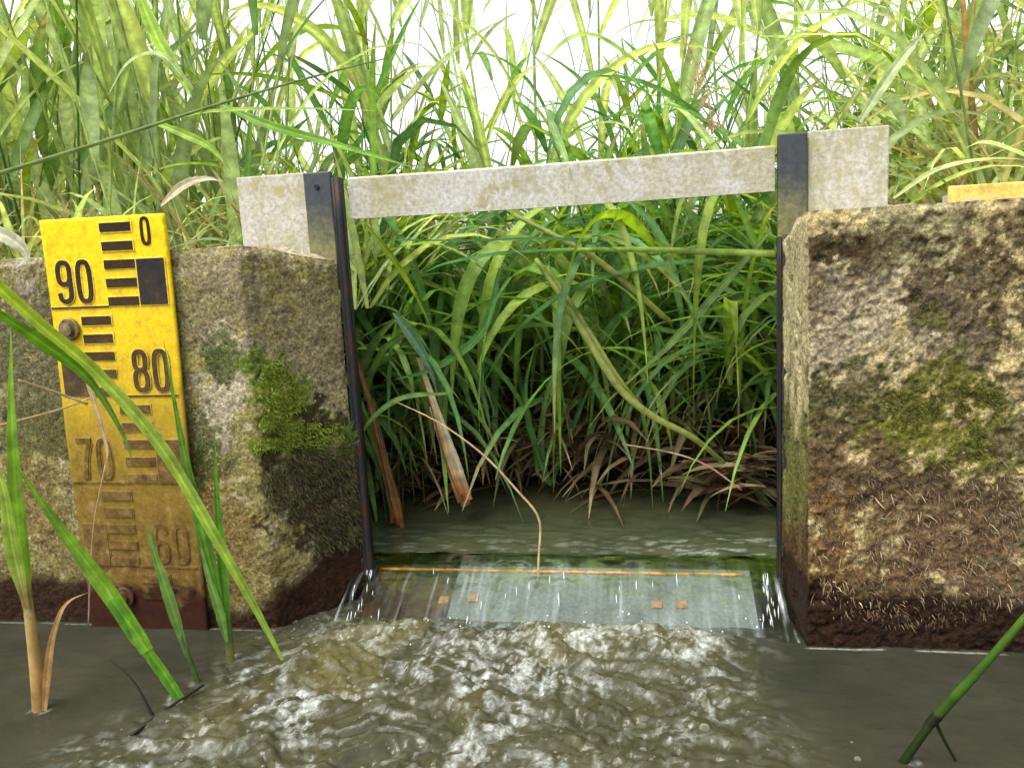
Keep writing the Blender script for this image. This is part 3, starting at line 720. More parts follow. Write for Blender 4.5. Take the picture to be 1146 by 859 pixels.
mossy('moss', [(243, 405, 18, 16), (218, 500, 20, 50), (215, 560, 16, 40), (240, 520, 24, 20)], 1800, [(.06, .1, .012), (.09, .13, .02), (.04, .05, .015)], (.002, .006), (.0005, .0011), 'short dark green moss beside the gauge board', yl, seed=5)
mossy('moss', [(1050, 480, 60, 44), (1110, 500, 50, 36), (1020, 455, 30, 26), (1080, 450, 50, 20)], 15000, [(.13, .14, .02), (.09, .10, .015), (.19, .18, .04)], (.0015, .005), (.0006, .0013), 'yellow green moss patch on the beige right wall', yr, seed=6)
mossy('moss', [(960, 445, 40, 26), (925, 480, 22, 40), (990, 530, 90, 30), (1100, 545, 60, 26), (940, 560, 34, 40), (1120, 340, 34, 60), (1030, 335, 18, 16), (930, 280, 24, 14)], 6500, [(.07, .06, .03), (.05, .035, .02), (.11, .09, .05), (.09, .09, .03)], (.0012, .0045), (.0006, .0014), 'dark olive crusty moss patches on the beige wall', yr, seed=7)
mossy('root_fibres', [(1020, 590, 70, 50), (1070, 600, 80, 45), (960, 620, 50, 45), (1110, 560, 40, 50), (1000, 660, 90, 30), (1090, 650, 60, 30)], 900, [(.26, .18, .10), (.16, .10, .05), (.36, .28, .17), (.10, .06, .03)], (.003, .017), (.0007, .0014), 'pale tangled root fibres hanging on the lower right wall', yr, down=.5, curl=1.3, seed=8, stiff=.5)['category'] = 'roots'
mossy('root_fibres', [(1020, 570, 120, 60), (1020, 650, 130, 50)], 6500, [(.12, .07, .04), (.2, .13, .07), (.06, .035, .02), (.15, .11, .05)], (.003, .010), (.0005, .001), 'fine brown fibre mat over the lower right wall', yr, down=.6, curl=1.3, seed=9, stiff=.5)['category'] = 'roots'

# ------------------------------------------------------------------ grass and reeds
GREENS = np.array([(.16, .26, .035), (.13, .23, .04), (.09, .18, .05), (.22, .31, .045), (.27, .35, .06), (.10, .18, .045)])
BLUEG = np.array([(.11, .235, .06), (.13, .27, .065), (.09, .20, .055), (.17, .29, .05)])
STRAW = np.array([(.36, .30, .13), (.42, .36, .18), (.28, .27, .09), (.24, .17, .07)])
BROWN = np.array([(.16, .085, .03), (.22, .13, .06), (.10, .05, .02), (.30, .20, .10)])
def pick(pal, r): return np.array(pal[r.randrange(len(pal))])*r.uniform(.7, 1.3)
def bad(P):      # leaves do not grow through the walls, the frame or the pool surface
    x, y, z = P.T
    return bool(np.any(((y < 1.0) & (z < .45) & ((x < -.33) | (x > .13))) | (y < .905) | ((z < .04) & (y < 1.35) & (np.abs(x+.1) < .24))))
def leaf_on(mb, r, p, d, L, w, pal, droop, n=LS):
    c = pick(pal, r); P = arch(p, d, L, droop, n, np.array([r.uniform(-1, 1), r.uniform(-1, 1), 0])*.9)
    P = P+0
    if bad(P): return
    side = norm(np.array([r.uniform(-.6, .6), r.uniform(-.6, .6), 1.0]))
    tip = (.30, .24, .10) if r.random() < .3 else None
    blade(mb, P, w, c, side=side, fold=r.uniform(.1, .4), tipc=tip)
def reed(mb, r, base, H, lean, pal, lw_=(.010, .020), ll=(.18, .38), gap=.075, stem_r=.0022, first=.15, stemc=None, seed_head=False, upr=(.5, 1.7), drp=(1.0, 6.0)):
    base = np.asarray(base, float); n = 10
    d0 = norm(np.array([lean[0], lean[1], 1.0])); P = arch(base, d0, H, .12+.25*r.random(), n)
    c = pick(pal, r)*.95 if stemc is None else np.array(stemc)
    tube(mb, P, np.linspace(stem_r, stem_r*.45, n), c, 5)
    L_ = H*first; ph = r.uniform(0, 2*pi)
    while L_ < H*.98:
        t = L_/H*(n-1); i = min(int(t), n-2); p = P[i]+(P[i+1]-P[i])*(t-i); tg = norm(P[i+1]-P[i])
        az = ph+r.uniform(-.5, .5); ph += pi+r.uniform(-.5, .5)
        out = np.array([cos(az), sin(az), 0]); up = r.uniform(.5, 1.7)
        d = out+tg*r.uniform(*upr); Lf = r.uniform(*ll)*(1-.35*L_/H)
        leaf_on(mb, r, p, d, Lf, r.uniform(*lw_), pal, r.uniform(*drp))
        L_ += gap*r.uniform(.7, 1.4)
    if seed_head:
        for k in range(26):
            q_ = P[-1]-np.array([0, 0, .006*k*.6]); blade(mb, arch(q_, np.array([r.uniform(-.5, .5), r.uniform(-.5, .5), 1.2]), r.uniform(.02, .05), 3, 4), .0025, (.30, .2, .14))
def tuft(mb, r, base, n, L, pal, w, spread, droop, lean=(0, 0)):
    for k in range(n):
        az = r.uniform(0, 2*pi); s = spread*r.uniform(.2, 1)
        d = np.array([cos(az)*s+lean[0], sin(az)*s+lean[1], 1.0])
        b = np.asarray(base)+np.array([r.uniform(-.02, .02), r.uniform(-.02, .02), 0])
        leaf_on(mb, r, b, d, L*r.uniform(.5, 1.15), r.uniform(*w), pal, droop*r.uniform(.4, 1.6))
def gz(x, y): return float(ground_h(np.array(x), np.array(y)))
# --- the mass behind the pool (dark blue-green, hanging into the gap)
r = random.Random(11); mb = MB()
for i in range(400):
    x = r.uniform(-.62, .42); y = 1.30+.65*r.random()**1.3
    if x < -.40 or x > .17: y = r.uniform(1.08, 1.8)
    z = max(gz(x, y), .05)+.10*r.random()
    tuft(mb, r, (x, y, z-.01), r.randrange(4, 7), r.uniform(.22, .52), BLUEG if r.random() < .55 else GREENS[:4], (.007, .016), 1.2, 6.0, (0, -.2))
for i in range(95):
    x = r.uniform(-.7, .5); y = r.uniform(1.35, 2.0)
    reed(mb, r, (x, y, max(gz(x, y), .03)), r.uniform(.35, .62), (r.uniform(-.35, .35), r.uniform(-.5, .1)), GREENS if r.random() < .6 else BLUEG, (.010, .020), (.2, .42), .06)
for i in range(90):
    x = r.uniform(-.60, -.38); y = r.uniform(1.02, 1.35); z = r.uniform(.04, .40)
    tuft(mb, r, (x, y, z), 6, r.uniform(.2, .42), BLUEG if r.random() < .6 else GREENS, (.008, .017), .8, 7.0, (.25, -.15))
for i in range(300):
    x = r.uniform(-.52, .30); y = r.uniform(1.08, 1.45); z = r.uniform(.16, .50)
    leaf_on(mb, r, (x, y, z), np.array([r.uniform(-1, 1), r.uniform(-.7, .2), r.uniform(-.1, 1.1)]), r.uniform(.26, .52), r.uniform(.010, .021), GREENS[:4]*1.15 if r.random() < .6 else BLUEG*1.15, r.uniform(3, 11), 12)
# from the banks at both sides, arching into the opening
for i in range(75):
    s = r.choice((-1, 1)); x = (-.47 if s < 0 else .27)+r.uniform(-.08, .04)*1; y = r.uniform(1.08, 1.6)
    tuft(mb, r, (x, y, r.uniform(.12, .36)), 5, r.uniform(.22, .42), BLUEG if r.random() < .6 else GREENS[:4], (.007, .014), .6, 5.0, (-s*.8, -.3))
tag(mb.build('reed_grass', M_leaf), 'dense dark green reed grass hanging over the pool behind the gap', 'reed grass', kind='stuff')
# --- dark litter and dead leaves at the water's edge
mb = MB(); r = random.Random(12)
for i in range(1300):
    x = r.uniform(-.45, .22); y = r.uniform(1.13, 1.5); z = .05+max(0, (y-1.15))*.6*r.random()+r.random()*.06
    d = np.array([r.uniform(-1, 1), r.uniform(-1, .3), r.uniform(-.2, .7)])
    leaf_on(mb, r, (x, y, z), d, r.uniform(.05, .22), r.uniform(.004, .013), BROWN*.5 if r.random() < .8 else STRAW*.5, r.uniform(2, 9), 6)
for i in range(85):
    p = onY(r.uniform(790, 868), r.uniform(505, 552), r.uniform(1.02, 1.12)); d = np.array([r.choice((-1, 1))*r.uniform(.5, 1), r.uniform(-.5, .3), r.uniform(-.25, .3)])
    leaf_on(mb, r, p, d, r.uniform(.04, .10), r.uniform(.005, .013), BROWN*.55 if r.random() < .8 else STRAW*.55, r.uniform(2, 8), 8)
tag(mb.build('dead_leaves', M_dead), 'brown dead leaves and litter along the far edge of the pool', 'dead leaves', kind='stuff')
TOP_HAZE = GREENS*.82+np.array([.52, .56, .30])*.38  # greens paled to paint overexposed sky haze into the upper leaves
# --- left bank: tall dense reeds
mb = MB(); r = random.Random(13)
for i in range(185):
    y = .98+1.5*r.random()**1.2; x = r.uniform(-1.25 if i % 6 else -1.8, -.52)*y
    x = max(x, -2.2); 
    if x > -.5 and y > 1.15: x -= .15
    q0 = r.random(); pal = TOP_HAZE if q0 < .82 else GREENS*1.1
    reed(mb, r, (x, y, gz(x, y)-.02), r.uniform(.5, 1.15), (r.uniform(-.25, .3), r.uniform(-.35, .2)), pal, (.012, .027), (.24, .50), .095, upr=(1.2, 4.5), drp=(.3, 4.0))
for i in range(260):
    y = r.uniform(1.0, 1.5); x = r.uniform(-1.1, -.36)
    tuft(mb, r, (x, y, .35), 6, r.uniform(.15, .34), TOP_HAZE if r.random() < .6 else STRAW, (.006, .014), .9, 4.5, (0, -.1))
tag(mb.build('reed_grass', M_leaf), 'tall light green reeds crowding behind the gauge board wall', 'reed grass', kind='stuff')
# --- right bank: thinner, straw mixed, tangled
mb = MB(); r = random.Random(14)
for i in range(330):
    y = 1.0+1.3*r.random(); x = r.uniform(.20, 1.1)*y
    pal = STRAW*1.25 if r.random() < .55 else (TOP_HAZE*1.1)
    tuft(mb, r, (x, y, gz(x, y)-.01), 7, r.uniform(.3, .62), pal, (.004, .012), .75, 3.5, (r.uniform(-.5, .3), -.1))
for i in range(140):
    y = r.uniform(1.05, 2.2); x = r.uniform(.18, .95)*y
    reed(mb, r, (x, y, gz(x, y)-.02), r.uniform(.5, .85), (r.uniform(-.5, .3), r.uniform(-.3, .2)), TOP_HAZE, (.009, .02), (.2, .4), .09)
tag(mb.build('reed_grass', M_leaf), 'tangled straw coloured and green grass behind the beige wall', 'reed grass', kind='stuff')
# --- thin background against the sky
mb = MB(); r = random.Random(15)
for i in range(42):
    y = r.uniform(1.9, 3.4); x = r.uniform(-.75, .35)*y
    reed(mb, r, (x, y, gz(x, y)), r.uniform(.75, 1.5), (r.uniform(-.3, .3), r.uniform(-.2, .2)), TOP_HAZE, (.009, .020), (.18, .42), .13, .002, upr=(1.2, 4), drp=(.3, 3.5))
for i in range(80):
    y = r.uniform(2.0, 4.0); x = r.uniform(-1.0, .6)*y
    tuft(mb, r, (x, y, gz(x, y)), 7, r.uniform(.25, .5), TOP_HAZE, (.008, .016), .6, 2.5)
tag(mb.build('reed_grass', M_leaf), 'thin far reeds seen against the white sky', 'reed grass', kind='stuff')

# --- individual tall reeds rising against the sky: prototypes copied with their parts
def reed_plant(seed, H, pal):
    r = random.Random(seed); root = empty('reed_plant')
    n = 14; P = arch((0, 0, 0), np.array([r.uniform(-.12, .12), r.uniform(-.08, .08), 1]), H, .12, n)
    mb = MB(); tube(mb, P, np.linspace(.0032, .0012, n), pick(pal, r), 6); mb.build('stalk', M_leaf, root)
    L_ = H*.25; ph = r.uniform(0, 6.28)
    while L_ < H*.97:
        t = L_/H*(n-1); i = min(int(t), n-2); p = P[i]+(P[i+1]-P[i])*(t-i); tg = norm(P[i+1]-P[i])
        ph += pi+r.uniform(-.6, .6); d = np.array([cos(ph), sin(ph), 0])*.75+tg*r.uniform(.9, 3.6)
        mb = MB(); c = pick(pal, r); Pl = arch(p, d, r.uniform(.24, .44), r.uniform(.8, 5), 12, np.array([r.uniform(-1, 1), r.uniform(-1, 1), 0])*.8)
        blade(mb, Pl, r.uniform(.015, .028), c, cols=5, side=norm(np.array([r.uniform(-.5, .5), r.uniform(-.5, .5), 1.])), fold=r.uniform(.15, .4), tipc=(.3, .25, .1) if r.random() < .3 else None)
        mb.build('leaf', M_leaf, root); L_ += r.uniform(.08, .14)
    return root
def copy_tree(o, parent=None):
    c = o.copy(); COL.objects.link(c)
    if parent is not None: c.parent = parent
    for ch in o.children: copy_tree(ch, c)
    return c
protos = [reed_plant(100+k, .95+.08*k, TOP_HAZE[[0, 1, 3, 4]]) for k in range(6)]
used = [False]*6; r = random.Random(21)
spots = []
for k in range(14): spots.append((onY(250+k*45+r.uniform(-18, 18), 330, r.uniform(1.25, 1.9)), 'sky'))
for k in range(9): spots.append((onY(5+k*27+r.uniform(-10, 10), 300, r.uniform(1.02, 1.5)), 'left'))
for k in range(4): spots.append((onY(905+k*60+r.uniform(-15, 15), 300, r.uniform(1.15, 1.6)), 'right'))
LAB = {'sky': ('tall green reed rising against the white sky above the crossbar', 'tall reeds against the sky'),
       'left': ('tall broad leaved reed standing behind the gauge board wall', 'tall reeds behind the gauge board'),
       'right': ('green reed standing in the straw coloured grass behind the beige wall', 'reeds in the straw coloured grass')}
for i, (p, kd) in enumerate(spots):
    k = i % 6
    if not used[k]: o = protos[k]; used[k] = True
    else: o = copy_tree(protos[k])
    z = max(gz(p[0], p[1]), .04)-.02; o.location = (p[0], p[1], z)
    o.rotation_euler = (r.uniform(-.12, .12), r.uniform(-.14, .14), r.uniform(0, 6.28)); s = r.uniform(.85, 1.15); o.scale = (s, s, s)
    tag(o, LAB[kd][0], 'reed', LAB[kd][1])

# --- single leaves and stems one can point to, each its own thing
def single(name, parts, label, cat, group=None):
    """parts: list of (part name, kind, [(px,py,Y)...], width/radius, colour, extra)"""
    pts0 = parts[0][2][0]; org = onY(*pts0)
    if len(parts) == 1: root = None
    else: root = empty(name, org)
    for (pn, kd, pts, w, c, ex) in parts:
        P = catmull([onY(*q_) for q_ in pts], 26) - org
        if kd == 'blade': P = P + 0
        mb = MB()
        if kd == 'blade':
            kw = dict(ex); blade(mb, P, w*.9, c, cols=9, side=kw.pop('side', np.array([.25, -.9, .3])), **kw)
        else:
            rr_ = np.interp(np.linspace(0, 1, 26), np.linspace(0, 1, len(w)), w) if hasattr(w, '__len__') else w
            cc = np.asarray(c, float)
            if cc.ndim == 2: cc = np.stack([np.interp(np.linspace(0, 1, 26), np.linspace(0, 1, len(cc)), cc[:, a]) for a in range(3)], 1)
            tube(mb, P, rr_, cc, 7)
        o = mb.build(name if root is None else pn, M_dead if ex.get('dead') or (kd == 'tube' and ex.get('dead')) else M_leaf, root) if kd == 'tube' else mb.build(name if root is None else pn, M_leaf, root)
        if root is None: o.location = org; root_ = o
    return tag(root if root is not None else root_, label, cat, group)
GB = (.13, .27, .02); GD = (.07, .17, .02); GP = (.26, .36, .06); YG = (.33, .38, .06)
flat = dict(fold=.15)
def prof(n=26, a=.35, tip=1.6): t = np.linspace(0, 1, n); return np.clip(np.minimum(a+3*t, 1), 0, 1)*np.clip((1-t)*tip, .02, 1)
# reed in the left foreground standing in the water
single('reed_plant', [
    ('stalk', 'tube', [(45, 800, .594), (40, 740, .594), (32, 680, .594), (26, 630, .60)], (.0065, .006, .0045, .003), [(.35, .2, .06), (.42, .26, .09), (.36, .28, .1), (.2, .28, .05)], dict(dead=True)),
    ('leaf', 'blade', [(32, 690, .592), (22, 600, .595), (14, 480, .60), (12, 360, .61)], .019, GB, dict(wprof=prof(), C0=(.3, .22, .08))),
    ('leaf', 'blade', [(30, 680, .590), (14, 610, .585), (2, 540, .58), (-30, 470, .57)], .015, GP, dict(wprof=prof(), C0=(.3, .22, .08))),
    ('dead_leaf', 'blade', [(50, 795, .588), (56, 730, .585), (66, 690, .585), (78, 672, .587), (100, 662, .59)], .0085, (.42, .26, .1), dict(wprof=prof(a=.6, tip=1.2))),
], 'green reed with brown sheath standing in the water at the left edge', 'reed')
single('reed_plant', [
    ('stalk', 'blade', [(203, 783, .622), (185, 755, .62), (160, 720, .615), (125, 670, .61)], .0125, (.10, .26, .02), dict(wprof=np.full(26, .95), fold=.5)),
    ('leaf', 'blade', [(165, 728, .614), (120, 660, .61), (60, 580, .60), (5, 500, .585)], .0175, GB, dict(wprof=prof(a=.8), fold=.2)),
], 'thick bright green reed leaning left out of the water', 'reed')
single('reed_plant', [
    ('stalk', 'tube', [(222, 765, .655), (208, 725, .655), (198, 690, .655)], (.003, .0022, .0018), (.09, .15, .03), {}),
    ('leaf', 'blade', [(210, 735, .654), (190, 670, .652), (172, 615, .65), (163, 585, .65)], .0125, (.12, .23, .05), dict(wprof=prof(a=.3))),
], 'slim dull green reed shoot in front of the dirty lower gauge board', 'reed')
single('reed_plant', [
    ('stalk', 'tube', [(259, 743, .695), (255, 700, .695), (252, 660, .695)], (.0045, .004, .003), [(.22, .2, .06), (.12, .22, .04), (.1, .22, .03)], {}),
    ('leaf', 'blade', [(254, 720, .693), (250, 640, .69), (243, 560, .688), (240, 480, .685)], .0125, (.09, .24, .025), dict(wprof=prof())),
    ('leaf', 'blade', [(252, 700, .69), (228, 600, .68), (205, 500, .675), (183, 380, .67)], .014, (.10, .24, .03), dict(wprof=prof())),
    ('leaf', 'blade', [(254, 718, .69), (245, 680, .685), (232, 640, .68), (212, 560, .675)], .011, (.16, .28, .07), dict(wprof=prof())),
], 'green reed with three upright leaves beside the gauge board base', 'reed')
single('reed_leaf', [('leaf', 'blade', [(-25, 300, .56), (40, 360, .60), (110, 420, .64), (180, 500, .66), (240, 600, .67), (285, 680, .68), (316, 738, .685)], .0135,
       (.24, .36, .05), dict(wprof=np.clip(np.minimum(1, 1.15-.9*np.linspace(0, 1, 26)**3), .05, 1), fold=.35, side=np.array([.5, -.6, .6])))],
       'long arching yellow green leaf crossing in front of the gauge board', 'leaf')
single('reed_leaf', [('leaf', 'blade', [(-25, 335, .555), (50, 385, .60), (100, 425, .63), (135, 480, .64), (150, 520, .64)], .013, GD, dict(wprof=prof(tip=1.3)))],
       'dark green drooping leaf under the long arching leaf', 'leaf')
single('dead_leaf', [('leaf', 'blade', [(98, 425, .66), (112, 470, .665), (120, 505, .667), (116, 525, .668)], .006, (.5, .38, .2), dict(wprof=prof(a=.7)))],
       'small curled straw coloured leaf hanging over the number 70', 'dead leaf')
single('dry_stem', [('s', 'tube', [(-10, 478, .62), (60, 460, .66), (105, 444, .69)], .0011, (.45, .36, .2), {})], 'dry pale straw pointing at the gauge board from the left', 'stem')
single('dry_stem', [('s', 'tube', [(20, 425, .64), (60, 438, .66), (98, 452, .68)], .0013, (.40, .33, .2), {})], 'short grey brown straw left of the dark gauge block', 'stem')
single('dry_stem', [('s', 'tube', [(118, 520, .668), (106, 580, .66), (101, 640, .655), (99, 700, .65)], .0008, (.42, .32, .2), {})], 'thin vertical straw hanging before the silted gauge board', 'stem')
# right foreground stem
single('reed_plant', [
    ('stalk', 'tube', [(1008, 856, .588), (1035, 818, .58), (1046, 803, .578), (1100, 745, .565), (1160, 675, .555)], (.0034, .003, .0042, .0030, .0024), [(.03, .05, .01), (.03, .045, .012), (.06, .14, .015), (.09, .19, .02)], {}),
    ('branch', 'tube', [(1046, 805, .577), (1058, 830, .585), (1080, 868, .60)], (.0016, .0012, .001), (.03, .045, .015), {}),
    ('node', 'tube', [(1040, 810, .578), (1050, 799, .577)], (.0036, .0042), (.02, .025, .01), {}),
], 'green jointed reed stem slanting out of the water in front of the beige wall', 'reed')
for (a, b, lab) in (((120, 735), (175, 800), 'thin black twig poking from the dark water near the left reed'), ((230, 770), (205, 745), 'tiny dark twig beside the thick green reed')):
    pa, pb_ = onZ(*b, .0), onY(*a, onZ(*b, 0)[1]); pts = catmull([pa-[0, 0, .01], (pa+pb_)/2+[.003, 0, .004], pb_], 12); mb = MB(); tube(mb, pts-pa, np.linspace(.0016, .0004, 12), (.02, .018, .012), 6)
    o = mb.build('twig', M_dead); o.location = pa; tag(o, lab, 'twig')
pa, pb_ = onZ(118, 846, -.004), onZ(228, 766, .004)
mb = MB(); tube(mb, catmull([pa-pa, (pb_-pa)*.5+[0, 0, .003], pb_-pa], 16), np.linspace(.002, .0012, 16), (.02, .018, .012), 6); o = mb.build('twig', M_dead); o.location = pa; tag(o, 'long dark sunken stick lying in the water below the reeds', 'twig')
# gap: thick pale bent culms
CU = [(.26, .32, .07), (.36, .40, .12), (.26, .33, .07)]
single('bent_culm', [('s', 'tube', [(600, 290, 1.02), (640, 350, .99), (690, 430, .97), (730, 465, .98), (775, 489, 1.0), (812, 520, 1.04), (835, 548, 1.08)], (.0035, .0048, .0052, .0045, .004, .0032, .002), CU, {})], 'thick pale green bent stem arching down through the gap', 'stem')
single('bent_culm', [('s', 'tube', [(612, 300, 1.03), (655, 365, .995), (690, 420, .98), (725, 462, .985)], (.004, .0045, .0035, .001), CU, {})], 'pale stem lying tight against the thick bent stem', 'stem')
single('bent_culm', [('s', 'tube', [(575, 240, 1.03), (660, 285, 1.0), (710, 325, 1.0), (752, 362, 1.02)], (.003, .004, .0042, .0035), CU, {})], 'pale slanting stem below the middle of the crossbar', 'stem')
single('reed_plant', [('stem', 'tube', [(868, 284, .90), (780, 281, .93), (700, 279, .97), (600, 281, 1.02), (560, 284, 1.04)], (.0042, .0038, .0032, .0026, .0018), [(.36, .46, .11), (.28, .40, .08), (.16, .3, .05)], {}),
    ('leaf', 'blade', [(690, 279, .97), (620, 268, .96), (520, 270, .96), (400, 268, .98)], .013, (.05, .15, .045), dict(side=np.array([0, -.3, .9]))),
    ('leaf', 'blade', [(640, 280, .99), (570, 283, 1.0), (500, 295, 1.0), (470, 308, 1.0)], .012, (.06, .17, .045), dict(side=np.array([0, -.4, .9])))],
    'horizontal green reed stem stretched across the opening from the right wall', 'reed')
single('reed_leaf', [('l', 'blade', [(408, 250, .93), (440, 290, .95), (465, 330, .98), (485, 372, 1.0)], .009, (.25, .36, .04), dict(wprof=prof()))], 'yellow green leaf slanting down from the left end of the crossbar', 'leaf')
single('reed_leaf', [('l', 'blade', [(800, 290, 1.02), (720, 300, 1.0), (640, 325, .99), (580, 370, 1.0), (540, 430, 1.02)], .016, (.06, .17, .04), dict(side=np.array([0, -.5, .9])))], 'broad dark green leaf curving left across the middle of the gap', 'leaf')
single('reed_leaf', [('l', 'blade', [(860, 260, .98), (800, 330, .97), (745, 390, .97), (705, 425, .98)], .010, (.17, .27, .08), {})], 'pale leaf arching down left from the right channel', 'leaf')
single('reed_leaf', [('l', 'blade', [(440, 350, 1.0), (462, 378, .99), (480, 410, .985), (492, 450, .98)], .017, (.09, .18, .09), dict(wprof=prof(a=.2)))], 'blue green leaf hanging in the left half of the gap', 'leaf')
single('reed_leaf', [('l', 'blade', [(560, 300, 1.02), (540, 370, 1.0), (490, 410, .99), (440, 425, .99)], .012, (.07, .2, .04), {})], 'dark green leaf bending down to the left in the gap', 'leaf')
single('reed_leaf', [('l', 'blade', [(500, 440, .95), (450, 445, .93), (415, 470, .91), (393, 510, .90)], .0075, (.18, .3, .06), {})], 'light green leaf curling down onto the dark guide lip', 'leaf')
single('reed_plant', [('leaf', 'blade', [(616, 543, 1.12), (600, 505, 1.1), (588, 440, 1.08), (600, 380, 1.06)], .009, (.10, .22, .06), {}),
    ('leaf', 'blade', [(616, 543, 1.12), (606, 500, 1.11), (612, 440, 1.09), (632, 390, 1.08)], .009, (.13, .24, .07), {}),
    ('leaf', 'blade', [(616, 543, 1.12), (640, 480, 1.11), (665, 420, 1.1)], .009, (.05, .13, .04), {}),
    ('leaf', 'blade', [(616, 543, 1.12), (600, 520, 1.12), (612, 455, 1.1), (640, 420, 1.09)], .006, (.18, .28, .05), {})], 'young green shoot fanning up from the far edge of the pool', 'reed')
for (pts, w, c, lab) in (
    ([(398, 395, 1.0), (415, 450, 1.0), (430, 510, 1.0), (442, 560, 1.0), (447, 588, 1.0)], (.002, .006, .009, .0095, .008), [(.25, .17, .08), (.33, .24, .12), (.36, .25, .12), (.45, .38, .22), (.5, .24, .05)], 'wilted brown reed sheath standing in the pool beside the dark guide lip'),
    ([(468, 400, 1.02), (485, 455, 1.0), (503, 510, 1.0), (520, 566, 1.0)], (.0015, .003, .007, .009), [(.4, .33, .15), (.42, .32, .14), (.4, .27, .12), (.45, .33, .2)], 'split straw coloured reed base dangling in the left of the gap')):
    pb2 = [(q_[0], q_[1], q_[2]) for q_ in pts]; rr2 = random.Random(len(lab)); parts_ = [('stalk', 'tube', pts, [v*.55 for v in w], [np.array(k)*.7 for k in c], dict(dead=True))]
    for k in range(7):
        dx = rr2.uniform(-7, 7); t0 = rr2.randrange(0, 2); ptk = [(q_[0]+dx*(.3+.7*j/len(pts))+rr2.uniform(-2, 2), q_[1]+(rr2.uniform(-14, 4) if j == len(pts)-1 else 0), q_[2]-.004-.002*k) for j, q_ in enumerate(pts)][t0:]
        parts_.append(('sheath_strip', 'blade', ptk, rr2.uniform(.006, .012), np.array(rr2.choice([(.50, .40, .24), (.34, .22, .1), (.55, .48, .34), (.25, .13, .05), (.42, .2, .06)])), dict(wprof=np.clip(.35+np.linspace(0, 1, 26)*.8, 0, 1), tipc=(.34, .14, .03), fold=.5)))
    single('dead_reed_stalk', parts_, lab, 'dead reed')
single('dry_stem', [('s', 'tube', [(440, 448, .92), (490, 472, .90), (540, 508, .89), (580, 550, .885), (603, 580, .88), (603, 620, .872), (601, 655, .862)], (.0006, .0010, .0013, .0014, .0014, .0013, .001), (.5, .4, .22), {})], 'long dry bent straw reaching from the gap down onto the weir', 'stem')
for k, (a, b) in enumerate((((601, 650), (583, 692)), ((601, 645), (592, 690)), ((602, 650), (601, 688)))):
    pass
mb = MB(); o0 = onY(601, 650, .857)
for a in ((583, 693), (592, 690), (600, 688), (588, 694)):
    tube(mb, catmull([o0-o0, onY(*a, .835)-o0], 6), np.linspace(.0012, .0005, 6), (.10, .08, .05), 5)
o = mb.build('root_tuft', M_dead); o.location = o0; tag(o, 'little dark rootlet tuft caught on the weir at the end of the straw', 'rootlet')
single('dry_stem', [('s', 'tube', [(697, 497, 1.02), (750, 506, 1.0), (790, 520, .99), (830, 548, .98)], .0012, (.42, .3, .16), {})], 'thin pale twig over the water at the right of the pool', 'stem')
# above: long dark stem top left, leaves over crossbar
single('dry_stem', [('s', 'tube', [(-20, 200, .80), (110, 160, .88), (240, 118, .95), (350, 86, 1.02), (430, 66, 1.08)], (.0028, .0025, .002, .0014, .0008), (.19, .26, .09), {})], 'long dark green stem rising diagonally across the upper left reeds', 'stem')
single('reed_leaf', [('l', 'blade', [(250, 118, .97), (300, 140, .96), (370, 160, .95), (465, 188, .95)], .013, (.16, .33, .02), {})], 'bright green leaf pointing right just above the left end of the crossbar', 'leaf')
single('reed_leaf', [('l', 'blade', [(190, 135, .95), (240, 125, .94), (330, 122, .94), (420, 124, .95)], .012, (.26, .38, .06), dict(side=np.array([0, -.5, .8])))], 'horizontal yellow green leaf above the left end plate', 'leaf')
single('reed_leaf', [('l', 'blade', [(150, -20, 1.0), (175, 40, .98), (195, 75, .97), (215, 110, .96)], .02, (.26, .42, .02), {})], 'bright lime leaf hanging down at the upper left', 'leaf')
single('reed_leaf', [('l', 'blade', [(215, 100, .97), (180, 62, .96), (145, 70, .955), (120, 108, .95)], .014, (.33, .42, .16), dict(side=np.array([0, -.6, .7])))], 'pale folded leaf arching left over the upper left reeds', 'leaf')
single('reed_leaf', [('l', 'blade', [(175, 138, .94), (205, 150, .93), (235, 165, .93), (258, 190, .93)], .012, (.24, .38, .03), {})], 'short yellow green leaf pointing at the left end plate', 'leaf')
single('dead_leaf', [('l', 'blade', [(180, 230, .93), (205, 208, .92), (230, 200, .92), (250, 203, .92)], .014, (.55, .47, .33), dict(wprof=prof(a=.3)))], 'pale dry folded leaf left of the left end plate', 'dead leaf')
single('dead_leaf', [('l', 'blade', [(-20, 258, .74), (10, 266, .75), (30, 285, .76), (18, 300, .765)], .018, (.55, .56, .42), dict(wprof=prof(a=.5)))], 'whitish dry leaf on the wall top at the left edge', 'dead leaf')
single('reed_leaf', [('l', 'blade', [(190, 278, .80), (230, 268, .82), (260, 272, .83), (270, 276, .84)], .010, (.20, .27, .13), dict(side=np.array([0, -.3, .9])))], 'grey green leaf lying on the wall between gauge and end plate', 'leaf')
single('reed_leaf', [('l', 'blade', [(610, 120, .93), (622, 150, .90), (632, 175, .885), (637, 195, .86)], .009, (.22, .34, .1), {})], 'light green leaf tip hanging over the middle of the crossbar', 'leaf')
single('reed_leaf', [('l', 'blade', [(720, 75, 1.0), (670, 42, .98), (635, 45, .97), (600, 80, .96)], .012, (.28, .4, .06), dict(side=np.array([0, -.6, .7])))], 'yellow green arching leaf against the sky above mid crossbar', 'leaf')
single('reed_leaf', [('l', 'blade', [(962, 136, .93), (985, 100, .94), (1010, 65, .95), (1038, 32, .96)], .013, (.42, .5, .26), {})], 'pale silvery leaf rising right above the right end plate', 'leaf')
